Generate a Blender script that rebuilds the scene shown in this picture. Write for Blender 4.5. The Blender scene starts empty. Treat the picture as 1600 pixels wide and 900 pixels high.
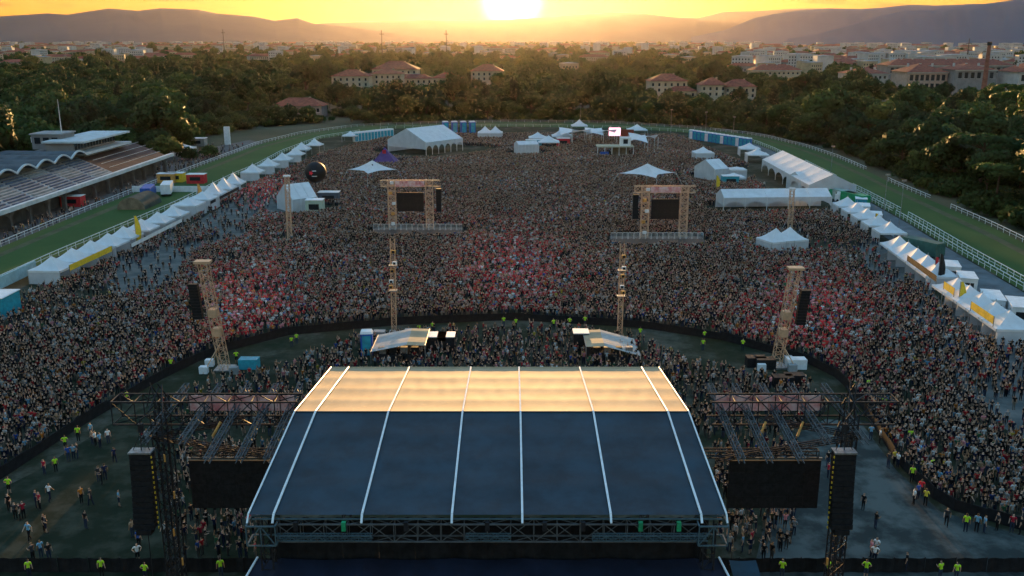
import bpy, bmesh, math, random
import numpy as np
from mathutils import Vector, Matrix
R = math.radians
random.seed(7); rng = np.random.default_rng(7)
SC = bpy.context.scene; COL = SC.collection

# ------------------------------------------------------------------ camera
F, PITCH, CH = 1450.0, R(15.0), 40.0           # focal length in photo pixels, tilt, drone height
cd = bpy.data.cameras.new('camera'); cam = bpy.data.objects.new('camera', cd); COL.objects.link(cam)
cd.sensor_width = 36.0; cd.lens = F / 1600 * 36; cd.clip_start = 0.5; cd.clip_end = 60000
cam.location = (0, 0, CH); cam.rotation_euler = (R(90) - PITCH, 0, 0); SC.camera = cam
# ------------------------------------------------------------------ world
SUN_EL = R(2.3); SKY = 0.15; SUN = 0.70
w = bpy.data.worlds.new('World'); SC.world = w; w.use_nodes = True
nt = w.node_tree; N = nt.nodes; L = nt.links; N.clear()
def nd(t, **k):
    n = N.new(t)
    for a, b in k.items(): setattr(n, a, b)
    return n
sky = nd('ShaderNodeTexSky', sky_type='NISHITA'); sky.sun_disc = False; sky.sun_elevation = SUN_EL; sky.sun_rotation = 0
sky.altitude = 50; sky.air_density = 1.3; sky.dust_density = 1.0; sky.ozone_density = 2.1
bgn = nd('ShaderNodeBackground'); out = nd('ShaderNodeOutputWorld'); tc = nd('ShaderNodeTexCoord')
dot = nd('ShaderNodeVectorMath', operation='DOT_PRODUCT'); dot.inputs[1].default_value = (0, math.cos(SUN_EL), math.sin(SUN_EL))
L.new(tc.outputs['Generated'], dot.inputs[0])
glow = nd('ShaderNodeMapRange', interpolation_type='SMOOTHSTEP')           # the sun itself with its aureole
glow.inputs[1].default_value = math.cos(R(2.5)); glow.inputs[2].default_value = math.cos(R(0.4)); L.new(dot.outputs['Value'], glow.inputs[0])
gp = nd('ShaderNodeMath', operation='POWER'); gp.inputs[1].default_value = 2.0; L.new(glow.outputs[0], gp.inputs[0])
gc = nd('ShaderNodeVectorMath', operation='SCALE'); gc.inputs[0].default_value = (4, 2.2, .5); L.new(gp.outputs[0], gc.inputs['Scale'])
# soft shoulder: the glare belt round the sun is held back as the camera held it
lum = nd('ShaderNodeVectorMath', operation='DOT_PRODUCT'); lum.inputs[1].default_value = (.3, .59, .11); L.new(sky.outputs[0], lum.inputs[0])
ka = nd('ShaderNodeMath', operation='DIVIDE'); ka.inputs[1].default_value = .235; L.new(lum.outputs['Value'], ka.inputs[0])
kb = nd('ShaderNodeMath', operation='POWER'); kb.inputs[1].default_value = 3.0; L.new(ka.outputs[0], kb.inputs[0])
kc = nd('ShaderNodeMath', operation='ADD'); kc.inputs[1].default_value = 1.0; L.new(kb.outputs[0], kc.inputs[0])
kn = nd('ShaderNodeMath', operation='POWER'); kn.inputs[1].default_value = 1 / 3; L.new(kc.outputs[0], kn.inputs[0])
kd = nd('ShaderNodeMath', operation='DIVIDE'); kd.inputs[0].default_value = 1.0; L.new(kn.outputs[0], kd.inputs[1])
tn = nd('ShaderNodeVectorMath', operation='MULTIPLY'); tn.inputs[1].default_value = (.80, 1.04, 1.10); L.new(sky.outputs[0], tn.inputs[0])
skc = nd('ShaderNodeVectorMath', operation='SCALE'); L.new(tn.outputs[0], skc.inputs[0]); L.new(kd.outputs[0], skc.inputs['Scale'])
wm = nd('ShaderNodeMix', data_type='RGBA'); wm.inputs[6].default_value = (1.04, .82, .74, 1); wm.inputs[7].default_value = (1, 1, 1, 1); L.new(kd.outputs[0], wm.inputs[0])
sk2 = nd('ShaderNodeVectorMath', operation='MULTIPLY'); L.new(skc.outputs[0], sk2.inputs[0]); L.new(wm.outputs[2], sk2.inputs[1])
# broken cloud strips low over the hills
mp = nd('ShaderNodeMapping'); mp.inputs['Scale'].default_value = (9, 9, 75); L.new(tc.outputs['Generated'], mp.inputs[0])
nz = nd('ShaderNodeTexNoise'); nz.inputs['Scale'].default_value = 1.35; nz.inputs['Detail'].default_value = 6; nz.inputs['Roughness'].default_value = .55; L.new(mp.outputs[0], nz.inputs[0])
cr = nd('ShaderNodeMapRange', interpolation_type='SMOOTHSTEP'); cr.inputs[1].default_value = .52; cr.inputs[2].default_value = .63; cr.inputs[4].default_value = .85; L.new(nz.outputs[0], cr.inputs[0])
clc = nd('ShaderNodeVectorMath', operation='MULTIPLY'); clc.inputs[1].default_value = (.45, .34, .36); L.new(sk2.outputs[0], clc.inputs[0])
mx = nd('ShaderNodeMix', data_type='RGBA'); L.new(cr.outputs[0], mx.inputs[0]); L.new(sk2.outputs[0], mx.inputs[6]); L.new(clc.outputs[0], mx.inputs[7])
ad = nd('ShaderNodeVectorMath', operation='ADD'); L.new(mx.outputs[2], ad.inputs[0]); L.new(gc.outputs[0], ad.inputs[1])
L.new(ad.outputs[0], bgn.inputs[0]); bgn.inputs[1].default_value = SKY; L.new(bgn.outputs[0], out.inputs[0])
# ------------------------------------------------------------------ sun
sd = bpy.data.lights.new('sun', 'SUN'); so = bpy.data.objects.new('sun', sd); COL.objects.link(so)
sd.energy = SUN; sd.angle = R(0.9); sd.color = (1.0, .56, .20)
so.rotation_euler = (R(90) - SUN_EL, 0, R(180))          # light travels towards -Y, out of the picture
SC.view_settings.view_transform = 'Standard'; SC.view_settings.look = 'None'; SC.view_settings.gamma = 1
SC.view_settings.use_curve_mapping = False; SC.view_settings.exposure = 4.25
SC.cycles.use_denoising = True; SC.cycles.max_bounces = 5; SC.cycles.diffuse_bounces = 2; SC.cycles.glossy_bounces = 2
SC.cycles.transmission_bounces = 3; SC.cycles.transparent_max_bounces = 6; SC.cycles.volume_bounces = 0
SC.cycles.use_adaptive_sampling = True; SC.cycles.adaptive_threshold = 0.02

# ------------------------------------------------------------------ pixel -> place (photo pixel to a real point)
CP, SP = math.cos(PITCH), math.sin(PITCH)
def ray(px, py):
    dx, dy = (px - 800) / F, (450 - py) / F
    return dx, CP + dy * SP, -SP + dy * CP
def G(px, py, z=0.0):                                    # point at height z
    x, y, d = ray(px, py); t = (z - CH) / d
    return Vector((x * t, y * t, z))
def A(px, py, Y):                                        # point at depth Y
    x, y, d = ray(px, py); t = Y / y
    return Vector((x * t, Y, CH + d * t))
def proj(X, Y, Z):
    dz = Z - CH; z = Y * CP - dz * SP; v = Y * SP + dz * CP
    return 800 + F * X / z, 450 - F * v / z
def inpoly(px, py, poly):
    px = np.asarray(px); py = np.asarray(py); ins = np.zeros(px.shape, bool); n = len(poly); j = n - 1
    for i in range(n):
        xi, yi = poly[i]; xj, yj = poly[j]
        c = ((yi > py) != (yj > py)) & (px < (xj - xi) * (py - yi) / (yj - yi + 1e-12) + xi)
        ins ^= c; j = i
    return ins
def resample(pts, n):
    p = np.array([[v[0], v[1]] for v in pts], float); s = np.r_[0, np.cumsum(np.hypot(*np.diff(p, axis=0).T))]
    q = np.linspace(0, s[-1], n); return [Vector((np.interp(a, s, p[:, 0]), np.interp(a, s, p[:, 1]), 0)) for a in q]

# ------------------------------------------------------------------ materials
MATS = {}
def mat(name, col, rough=.7, var=.0, scale=1.0, metal=0, bump=0, col2=None, emit=0, spec=.2, coord='Object', thr=(.35, .65), transl=0):
    if name in MATS: return MATS[name]
    m = bpy.data.materials.new(name); m.use_nodes = True; t = m.node_tree; b = t.nodes['Principled BSDF']
    b.inputs['Base Color'].default_value = (*col, 1); b.inputs['Roughness'].default_value = rough; b.inputs['Metallic'].default_value = metal
    b.inputs['Specular IOR Level'].default_value = spec
    if var or col2 or bump:
        c = t.nodes.new('ShaderNodeTexCoord'); n = t.nodes.new('ShaderNodeTexNoise'); n.inputs['Scale'].default_value = scale
        n.inputs['Detail'].default_value = 8; n.inputs['Roughness'].default_value = .62
        t.links.new(c.outputs[coord], n.inputs[0])
        r = t.nodes.new('ShaderNodeMapRange'); r.inputs[1].default_value, r.inputs[2].default_value = thr; t.links.new(n.outputs[0], r.inputs[0])
        x = t.nodes.new('ShaderNodeMix'); x.data_type = 'RGBA'; t.links.new(r.outputs[0], x.inputs[0])
        a = col2 if col2 else tuple(v * (1 + var) for v in col); lo = col if col2 else tuple(v * (1 - var) for v in col)
        x.inputs[6].default_value = (*lo, 1); x.inputs[7].default_value = (*a, 1); t.links.new(x.outputs[2], b.inputs['Base Color'])
        if bump:
            bp = t.nodes.new('ShaderNodeBump'); bp.inputs['Strength'].default_value = bump; t.links.new(n.outputs[0], bp.inputs['Height']); t.links.new(bp.outputs[0], b.inputs['Normal'])
    if emit:
        b.inputs['Emission Color'].default_value = (*col, 1); b.inputs['Emission Strength'].default_value = emit
    if transl:
        tr = t.nodes.new('ShaderNodeBsdfTranslucent'); tr.inputs[0].default_value = (*col, 1); ms = t.nodes.new('ShaderNodeMixShader'); ms.inputs[0].default_value = transl
        o = t.nodes['Material Output']; t.links.new(b.outputs[0], ms.inputs[1]); t.links.new(tr.outputs[0], ms.inputs[2]); t.links.new(ms.outputs[0], o.inputs[0])
    MATS[name] = m; return m
def attr_mat(name, attr, rough=.8, dflt=(.1, .1, .1)):      # colour carried by each person (clothes, skin)
    m = bpy.data.materials.new(name); m.use_nodes = True; t = m.node_tree; b = t.nodes['Principled BSDF']; b.inputs['Roughness'].default_value = rough; b.inputs['Specular IOR Level'].default_value = .12
    a = t.nodes.new('ShaderNodeAttribute'); a.attribute_type = 'INSTANCER'; a.attribute_name = attr; t.links.new(a.outputs['Color'], b.inputs['Base Color'])
    MATS[name] = m; return m
def leaf_mat(name, c1, c2, c3):
    m = bpy.data.materials.new(name); m.use_nodes = True; t = m.node_tree; b = t.nodes['Principled BSDF']; b.inputs['Roughness'].default_value = .6
    b.inputs['Specular IOR Level'].default_value = .1
    oi = t.nodes.new('ShaderNodeObjectInfo'); cr_ = t.nodes.new('ShaderNodeValToRGB'); e = cr_.color_ramp.elements
    e[0].position = 0; e[0].color = (*c1, 1); e[1].position = 1; e[1].color = (*c3, 1); k = e.new(.6); k.color = (*c2, 1)
    t.links.new(oi.outputs['Random'], cr_.inputs[0])
    tcx = t.nodes.new('ShaderNodeTexCoord'); n = t.nodes.new('ShaderNodeTexNoise'); n.inputs['Scale'].default_value = .55; n.inputs['Detail'].default_value = 5; t.links.new(tcx.outputs['Object'], n.inputs[0])
    hs = t.nodes.new('ShaderNodeHueSaturation'); mr = t.nodes.new('ShaderNodeMapRange'); mr.inputs[1].default_value = .3; mr.inputs[2].default_value = .7; mr.inputs[3].default_value = .55; mr.inputs[4].default_value = 1.5
    t.links.new(n.outputs[0], mr.inputs[0]); t.links.new(mr.outputs[0], hs.inputs['Value']); t.links.new(cr_.outputs[0], hs.inputs['Color']); t.links.new(hs.outputs[0], b.inputs['Base Color'])
    tr = t.nodes.new('ShaderNodeBsdfTranslucent'); t.links.new(hs.outputs[0], tr.inputs[0]); ms = t.nodes.new('ShaderNodeMixShader'); ms.inputs[0].default_value = .35
    o = t.nodes['Material Output']; t.links.new(b.outputs[0], ms.inputs[1]); t.links.new(tr.outputs[0], ms.inputs[2]); t.links.new(ms.outputs[0], o.inputs[0])
    MATS[name] = m; return m

steel = mat('galvanised steel', (.30, .31, .32), .42, .35, 3, .8)
alu = mat('aluminium truss', (.50, .51, .52), .35, .2, 2, .7)
darksteel = mat('weathered steel', (.10, .105, .11), .6, .3, 2, .2)
darkteal = mat('teal grey truss', (.075, .12, .14), .5, .2, 2, .2)
black = mat('black cloth', (.012, .012, .014), .9, .4, 1.5)
blackbox = mat('black speaker paint', (.014, .014, .016), .55, .4, 4)
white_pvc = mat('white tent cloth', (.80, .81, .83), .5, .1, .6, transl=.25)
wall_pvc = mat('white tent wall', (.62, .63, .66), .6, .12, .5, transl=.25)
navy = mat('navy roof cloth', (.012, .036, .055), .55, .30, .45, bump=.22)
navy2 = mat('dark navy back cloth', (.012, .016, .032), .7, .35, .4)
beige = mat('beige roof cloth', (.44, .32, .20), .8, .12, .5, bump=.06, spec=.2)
rail_w = mat('white keder rail', (.72, .78, .82), .4, .1, 2)
whitep = mat('white paint', (.72, .73, .74), .5, .12, 1)
dark = mat('dark metal', (.03, .03, .034), .5, .3, 3, .4)
yellow = mat('yellow banner', (.75, .50, .04), .6, .15, 2)
orange = mat('orange panel', (.62, .30, .08), .6, .2, 2)
red = mat('red cloth', (.55, .03, .04), .6, .2, 2)
pinkb = mat('pink printed banner', (.62, .20, .20), .6, 0, 1.2, col2=(.80, .60, .58))
bluep = mat('blue plastic', (.02, .10, .42), .4, .2, 2)
teal = mat('teal plastic', (.03, .30, .40), .4, .2, 2)
greenp = mat('green plastic', (.02, .28, .12), .45, .3, 2)
wood = mat('plywood deck', (.20, .15, .10), .7, .3, 1)
concrete = mat('concrete', (.30, .30, .30), .85, .25, .4, bump=.1)
roof_red = mat('red roof tiles', (.22, .065, .042), .8, .35, .5, bump=.3)
brick = mat('brick red', (.26, .10, .07), .85, .3, .6)
wall_c = mat('cream render', (.44, .36, .27), .85, .15, .2)
wall_w = mat('white render', (.46, .44, .42), .85, .15, .2)
wall_g = mat('grey render', (.24, .23, .23), .85, .2, .2)
glass = mat('dark window glass', (.02, .025, .03), .12, .2, 2, spec=.5)
bark = mat('bark', (.07, .05, .035), .9, .4, 3)
leafA = leaf_mat('dark leaves', (.016, .042, .014), (.030, .066, .020), (.055, .095, .024))
leafB = leaf_mat('olive leaves', (.028, .058, .016), (.050, .086, .022), (.100, .120, .026))
leafC = leaf_mat('cypress leaves', (.012, .024, .010), (.018, .032, .012), (.026, .040, .014))

# ------------------------------------------------------------------ mesh builder
class MB:
    def __init__(s): s.v = []; s.f = []; s.mi = []; s.m = 0
    def poly(s, pts):
        n = len(s.v); s.v += [tuple(p) for p in pts]; s.f.append(list(range(n, n + len(pts)))); s.mi.append(s.m); return s
    def box(s, c, d, rz=0, taper=1.0):
        cx, cy, cz = c; hx, hy, hz = d[0] / 2, d[1] / 2, d[2] / 2; n = len(s.v); ca, sa = math.cos(rz), math.sin(rz)
        for z, k in ((-hz, 1), (hz, taper)):
            for x, y in ((-hx, -hy), (hx, -hy), (hx, hy), (-hx, hy)):
                x *= k; y *= k
                s.v.append((cx + x * ca - y * sa, cy + x * sa + y * ca, cz + z))
        for q in ((0, 3, 2, 1), (4, 5, 6, 7), (0, 1, 5, 4), (1, 2, 6, 5), (2, 3, 7, 6), (3, 0, 4, 7)):
            s.f.append([n + i for i in q]); s.mi.append(s.m)
        return s
    def bar(s, a, b, r=.05, n=4, r2=None):
        a = Vector(a); b = Vector(b); d = (b - a)
        if d.length < 1e-6: return s
        d.normalize(); u = d.cross(Vector((0, 0, 1)))
        if u.length < .01: u = Vector((1, 0, 0))
        u.normalize(); v = d.cross(u); k = len(s.v); r2 = r if r2 is None else r2
        for p, q in ((a, r), (b, r2)):
            for i in range(n):
                t = 2 * math.pi * (i + .5) / n; s.v.append(tuple(p + (u * math.cos(t) + v * math.sin(t)) * q))
        for i in range(n):
            j = (i + 1) % n; s.f.append([k + i, k + j, k + n + j, k + n + i]); s.mi.append(s.m)
        s.f.append([k + i for i in range(n)][::-1]); s.f.append([k + n + i for i in range(n)]); s.mi += [s.m, s.m]
        return s
    def grid(s, fn, nu, nv):                      # fn(u,v) -> point
        k = len(s.v)
        for j in range(nv + 1):
            for i in range(nu + 1): s.v.append(tuple(fn(i / nu, j / nv)))
        for j in range(nv):
            for i in range(nu):
                a = k + j * (nu + 1) + i; s.f.append([a, a + 1, a + nu + 2, a + nu + 1]); s.mi.append(s.m)
        return s
    def mesh(s, name, mats, smooth=False):
        me = bpy.data.meshes.new(name); me.from_pydata(s.v, [], s.f)
        for m in (mats if isinstance(mats, (list, tuple)) else [mats]): me.materials.append(m)
        if any(s.mi): me.polygons.foreach_set('material_index', s.mi)
        if smooth: me.polygons.foreach_set('use_smooth', [True] * len(s.f))
        me.update(); return me
    def build(s, name, mats, parent=None, smooth=False, **k):
        return obj(name, s.mesh(name, mats, smooth), parent, **k)
def obj(name, me, parent=None, loc=None, rz=0, label=None, cat=None, group=None, kind=None):
    o = bpy.data.objects.new(name, me); COL.objects.link(o)
    if parent: o.parent = parent
    if loc is not None: o.location = loc
    if rz: o.rotation_euler = (0, 0, rz)
    return tag(o, label, cat, group, kind)
def tag(o, label=None, cat=None, group=None, kind=None):
    if label: o['label'] = label
    if cat: o['category'] = cat
    if group: o['group'] = group
    if kind: o['kind'] = kind
    return o
def empty(name, loc, label, cat, group=None, rz=0): return obj(name, None, None, loc, rz, label, cat, group)
def dup(root, loc, rz, label, group=None, scale=None):
    r = root.copy(); COL.objects.link(r); r.location = loc; r.rotation_euler = (0, 0, rz); r['label'] = label
    if group: r['group'] = group
    if scale: r.scale = scale
    for ch in root.children:
        c = ch.copy(); COL.objects.link(c); c.parent = r
        for g in ch.children:
            d = g.copy(); COL.objects.link(d); d.parent = c
    return r
ORD = ['first', 'second', 'third', 'fourth', 'fifth', 'sixth', 'seventh', 'eighth', 'ninth', 'tenth', 'eleventh', 'twelfth', 'thirteenth', 'fourteenth', 'fifteenth', 'sixteenth']
def lattice(mb, a, b, w=.5, h=None, step=.8, r=.03, side=None):   # the lacing between the four chords of a box truss
    a = Vector(a); b = Vector(b); d = (b - a); Ln = d.length; d.normalize(); h = h or w
    u = side or d.cross(Vector((0, 0, 1)))
    if u.length < .05: u = Vector((1, 0, 0))
    u.normalize(); v = d.cross(u).normalized(); n = max(1, int(Ln / step)); cs = [u * (x * w / 2) + v * (y * h / 2) for x, y in ((-1, -1), (1, -1), (1, 1), (-1, 1))]
    for i in range(n):
        p, q = a + d * (Ln * i / n), a + d * (Ln * (i + 1) / n)
        for k in range(4):
            c0, c1 = cs[k], cs[(k + 1) % 4]
            if i % 2: c0, c1 = c1, c0
            mb.bar(p + c0, q + c1, r, 3); 
            mb.bar(p + cs[k], p + cs[(k + 1) % 4], r, 3)
    return cs
def truss(parent, a, b, w=.5, h=None, step=.8, r=.03, cr_=.05, m=None, name='truss'):
    m = m or alu; mb = MB(); cs = lattice(mb, a, b, w, h, step, r)
    a = Vector(a); b = Vector(b)
    o = MB()
    for c in cs: o.bar(a + c, b + c, cr_, 4)
    t = o.build(name, m, parent); mb.build('lacing', m, t); return t
WB = {}
_obj = obj
def obj(name, me, parent=None, loc=None, rz=0, label=None, cat=None, group=None, kind=None):
    o = _obj(name, me, parent, loc, rz, label, cat, group, kind)
    if parent and parent.name in WB and loc is None: o.location = -WB[parent.name]
    return o
def thingw(name, base, label, cat, group=None):      # a thing whose parts are given in world coordinates
    o = empty(name, base, label, cat, group); WB[o.name] = Vector(base); return o

# ================================================================== SETTING
ground_m = mat('open country ground', (.055, .058, .030), .95, 0, .02, col2=(.095, .085, .050), bump=.1, thr=(.4, .6))
MB().grid(lambda u, v: (-15500 + 31000 * u, -2500 + 23500 * v, 0), 8, 8).build('ground', ground_m, kind='structure')
def sheet(name, px, m, z, extra=()):
    MB().poly([G(*p) + Vector((0, 0, z)) for p in px]).build(name, m, kind='structure')
def field_material():                                  # worn turf: bare grey dirt patches and remaining grass
    m = bpy.data.materials.new('worn field'); m.use_nodes = True; t = m.node_tree; b = t.nodes['Principled BSDF']; b.inputs['Roughness'].default_value = .9; b.inputs['Specular IOR Level'].default_value = .1
    c = t.nodes.new('ShaderNodeTexCoord'); a = t.nodes.new('ShaderNodeTexNoise'); a.inputs['Scale'].default_value = .12; a.inputs['Detail'].default_value = 9; a.inputs['Roughness'].default_value = .65
    d = t.nodes.new('ShaderNodeTexNoise'); d.inputs['Scale'].default_value = .9; d.inputs['Detail'].default_value = 8; d.inputs['Roughness'].default_value = .7
    t.links.new(c.outputs['Object'], a.inputs[0]); t.links.new(c.outputs['Object'], d.inputs[0])
    r = t.nodes.new('ShaderNodeValToRGB'); e = r.color_ramp.elements; e[0].position = .38; e[0].color = (.014, .022, .010, 1); e[1].position = .64; e[1].color = (.085, .080, .062, 1); k = e.new(.5); k.color = (.030, .034, .020, 1)
    s = t.nodes.new('ShaderNodeMath'); s.operation = 'MULTIPLY_ADD'; s.inputs[1].default_value = .35; t.links.new(d.outputs[0], s.inputs[0]); t.links.new(a.outputs[0], s.inputs[2])
    q = t.nodes.new('ShaderNodeMath'); q.operation = 'SUBTRACT'; q.inputs[1].default_value = .175; t.links.new(s.outputs[0], q.inputs[0]); t.links.new(q.outputs[0], r.inputs[0]); t.links.new(r.outputs[0], b.inputs['Base Color'])
    bp = t.nodes.new('ShaderNodeBump'); bp.inputs['Strength'].default_value = .3; t.links.new(d.outputs[0], bp.inputs['Height']); t.links.new(bp.outputs[0], b.inputs['Normal']); return m
field_m = field_material()
grass_dark = mat('trampled grass', (.006, .015, .006), .9, 0, .33, col2=(.042, .046, .030), bump=.4, thr=(.46, .66))
turf = mat('race track turf', (.030, .080, .016), .85, 0, .05, col2=(.050, .100, .022), bump=.25, thr=(.4, .62))
mown = mat('worn turf path', (.085, .088, .045), .9, .25, .3, bump=.2)
asphalt = mat('asphalt', (.10, .125, .14), .8, .3, .25, bump=.1)
dirt = mat('grey compacted dirt', (.022, .032, .032), .85, 0, .22, col2=(.085, .10, .095), bump=.3, thr=(.44, .57))
gravelm = mat('pale gravel', (.07, .085, .085), .9, 0, .3, col2=(.15, .15, .14), bump=.2, thr=(.40, .60))
paving = mat('terrace paving', (.13, .115, .11), .85, .25, .3)
# --- race track ring (inner and outer rail lines)
OUT = [(-260, 500), (-120, 437), (0, 387), (100, 345), (200, 305), (275, 275), (400, 227), (470, 210), (560, 198), (680, 193.5), (800, 191), (950, 193), (1080, 201), (1165, 210), (1200, 216), (1260, 231), (1310, 248), (1360, 270), (1400, 290), (1475, 322), (1550, 355), (1600, 380), (1740, 450)]
INN = [(-260, 562), (-120, 498), (0, 442), (87, 402), (275, 322), (362, 278), (400, 262), (440, 240), (500, 217), (600, 201.5), (690, 199), (800, 198), (950, 200), (1060, 206), (1130, 214), (1180, 224), (1210, 236), (1260, 262), (1300, 283), (1350, 309), (1420, 348), (1500, 397), (1600, 455), (1740, 535)]
NO = 140
out_w, inn_w = resample([G(*p) for p in OUT], NO), resample([G(*p) for p in INN], NO)
def strip(name, a, b, z, m):
    mb = MB(); n = len(a); mb.v = [(p.x, p.y, z) for p in a] + [(p.x, p.y, z) for p in b]
    mb.f = [[i, i + 1, n + i + 1, n + i] for i in range(n - 1)]; mb.mi = [0] * (n - 1); return mb.build(name, m, kind='structure')
MB().poly([(p.x, p.y, .02) for p in inn_w] + [(160, 30, .02), (-160, 30, .02)]).build('festival_field', field_m, kind='structure')
strip('race_track_turf', out_w, inn_w, .05, turf)
mid = lambda k: [a.lerp(b, k) for a, b in zip(out_w, inn_w)]
strip('worn_track_path', mid(.18), mid(.30), .055, mown)
road_in = resample([G(*p) for p in [(1120, 222), (1160, 232), (1205, 254), (1270, 292), (1310, 322), (1350, 348), (1400, 382), (1450, 412), (1500, 442), (1600, 500), (1740, 580)]], 60)
road_out = resample([G(*p) for p in INN[14:]], 60)
road_out = [a.lerp(b, .06) for a, b in zip(road_out, road_in)]
strip('service_road', road_out, road_in, .030, asphalt)
MB().poly([G(*p) + Vector((0, 0, .026)) for p in [(1180, 880), (1225, 690), (1290, 655), (1345, 660), (1400, 735), (1470, 800), (1600, 838), (1700, 870), (1700, 960), (1180, 960)]]).build('dirt_yard', dirt, kind='structure')
MB().poly([G(*p) + Vector((0, 0, .034)) for p in [(1330, 345), (1390, 390), (1470, 470), (1600, 545), (1600, 690), (1540, 650), (1440, 520), (1350, 410)]]).build('gravel_promenade', gravelm, kind='structure')
MB().poly([G(*p) + Vector((0, 0, .034)) for p in [(150, 425), (190, 400), (300, 350), (385, 302), (445, 280), (450, 345), (380, 385), (330, 420), (280, 470), (200, 500)]]).build('gravel_promenade', gravelm, kind='structure')
MB().poly([G(*p) + Vector((0, 0, .030)) for p in [(-100, 960), (-100, 815), (60, 735), (170, 665), (260, 620), (400, 560), (560, 530), (420, 640), (290, 690), (270, 960)]]).build('stage_lawn', grass_dark, kind='structure')
MB().poly([(-101.6, 120, .03), (-101.6, 250, .03), (-103, 300, .03), (-101, 335, .03), (-97, 370, .03), (-108, 385, .03), (-122, 330, .03), (-122, 300, .03), (-150, 290, .03), (-150, 120, .03)]).build('grandstand_apron', paving, kind='structure')
back = [Vector((p.x, p.y + 6, 0)) for p in out_w[45:95]]
strip('perimeter_lane', back, [Vector((p.x, p.y + 1.5, 0)) for p in out_w[45:95]], .036, mown)

# --- hills on the horizon
hill_m = mat('wooded hillside', (.020, .052, .075), .95, 0, .0011, col2=(.036, .070, .090), thr=(.35, .65))  # bluish base: the blue of distant air is put into the colour
blue_m = mat('haze blue wooded mountain', (.014, .075, .125), .95, 0, .0011, col2=(.022, .095, .145), thr=(.35, .65))  # stronger blue haze painted into the right-hand mountains
def ridge(name, pts, D, depth, m, seed):
    g = np.random.default_rng(seed); xs = [p[0] for p in pts]
    n = 280; px = np.linspace(xs[0], xs[-1], n); top = np.interp(px, xs, [p[1] for p in pts])
    k = np.cumsum(g.normal(0, 1, n)); k -= np.linspace(k[0], k[-1], n); k = np.convolve(k, np.ones(5) / 5, 'same'); top += k / (np.abs(k).max() + 1e-6) * 1.1
    mb = MB(); rows = 16
    bx = np.array([A(a, b, D) for a, b in zip(px, top)])
    for j in range(rows + 1):
        s = j / rows; prof = (min(1, s / .55)) ** 1.05 if s <= .55 else math.cos((s - .55) / .45 * math.pi / 2)
        for i in range(n):
            x, y, z = bx[i]; dloc = depth * min(1, max(.03, z / bx[:, 2].max())); fold = 1 + (.10 * math.sin(i * .17 + 3 * math.sin(i * .05) + 5 * s) + .04 * math.sin(i * .43 + 9 * s + seed)) * (1 - abs(s - .55) / .55)
            zz = -3 + (max(z, 4) + 3) * prof * (fold if s < .5 else 1); mb.v.append((x * (1 + (s - .55) * dloc / D), D + (s - .55) * dloc, min(zz, z) if s < .55 else zz))
    for j in range(rows):
        for i in range(n - 1):
            a = j * n + i; mb.f.append([a, a + 1, a + n + 1, a + n]); mb.mi.append(0)
    mb.build(name, m, kind='structure', smooth=True)
ridge('hill_range', [(-260, 40), (-120, 34), (0, 25), (75, 20), (105, 22), (170, 12), (215, 16), (250, 12), (310, 14), (340, 20), (400, 25), (430, 31), (465, 27), (490, 36), (530, 40), (600, 50), (660, 58)], 9000, 5000, hill_m, 1)
ridge('hill_range_far', [(380, 46), (520, 35), (600, 33), (660, 31), (720, 32), (800, 30), (860, 26), (910, 22), (970, 19), (1010, 21), (1050, 26), (1090, 28), (1130, 18), (1180, 17), (1240, 13), (1300, 12), (1400, 14), (1560, 20)], 16000, 4000, hill_m, 2)
ridge('mountain_middle', [(1080, 58), (1130, 48), (1180, 28), (1210, 22), (1250, 17), (1300, 14), (1340, 15), (1380, 12), (1420, 8), (1460, 9), (1520, 6), (1600, 5), (1700, 4)], 6800, 2000, blue_m, 3)
ridge('mountain_near', [(1230, 60), (1280, 52), (1330, 38), (1370, 26), (1410, 18), (1460, 16), (1500, 10), (1540, 6), (1580, 1), (1640, -7), (1720, -14), (1820, -12)], 4300, 1500, blue_m, 4)
# --- the evening haze
hz = bpy.data.materials.new('evening haze'); hz.use_nodes = True; ht = hz.node_tree; ht.nodes.remove(ht.nodes['Principled BSDF'])
pv = ht.nodes.new('ShaderNodeVolumePrincipled'); pv.inputs['Color'].default_value = (.92, .82, .74, 1); pv.inputs['Density'].default_value = 6.0e-6; pv.inputs['Anisotropy'].default_value = .76
ht.links.new(pv.outputs[0], ht.nodes['Material Output'].inputs['Volume'])
MB().box((0, 9250, 399), (32000, 24500, 802)).build('haze', hz, kind='stuff')

# ================================================================== STAGE (seen from behind)
SX0, SX1 = A(388, 805, 43.6).x, A(1135, 805, 43.6).x
SW = SX1 - SX0
YN, YR, YF = 43.6, 54.6, 66.5; ZN, ZR, ZF = 16.1, 17.25, 15.9
st = thingw('stage_roof', ((SX0 + SX1) / 2, 55, 0), 'big stage roof, navy cloth near half and golden beige far half with white ribs', 'stage roof')
FR = [0, .053, .238, .426, .573, .758, .947, 1]
sx = lambda f: SX0 + SW * f
def sag_panel(f0, f1, y0, z0, y1, z1, rows, sag):
    def fn(u, v):
        q = (v * rows) % 1 if v < 1 else 0
        return (sx(f0 + (f1 - f0) * u), y0 + (y1 - y0) * v, z0 + (z1 - z0) * v - sag * (math.sin(math.pi * u) ** .7) * .6 * math.sin(math.pi * min(1, max(0, v))) - sag * math.sin(math.pi * q) * .55 + sag * (.10 * math.sin(41 * u * (f1 - f0) * 3 + 2.2 * math.sin(7 * v + 9 * f0)) + .07 * math.sin(97 * u * (f1 - f0) * 2 + 5 * v)) * math.sin(math.pi * min(1, max(0, v))))
    return fn
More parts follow.
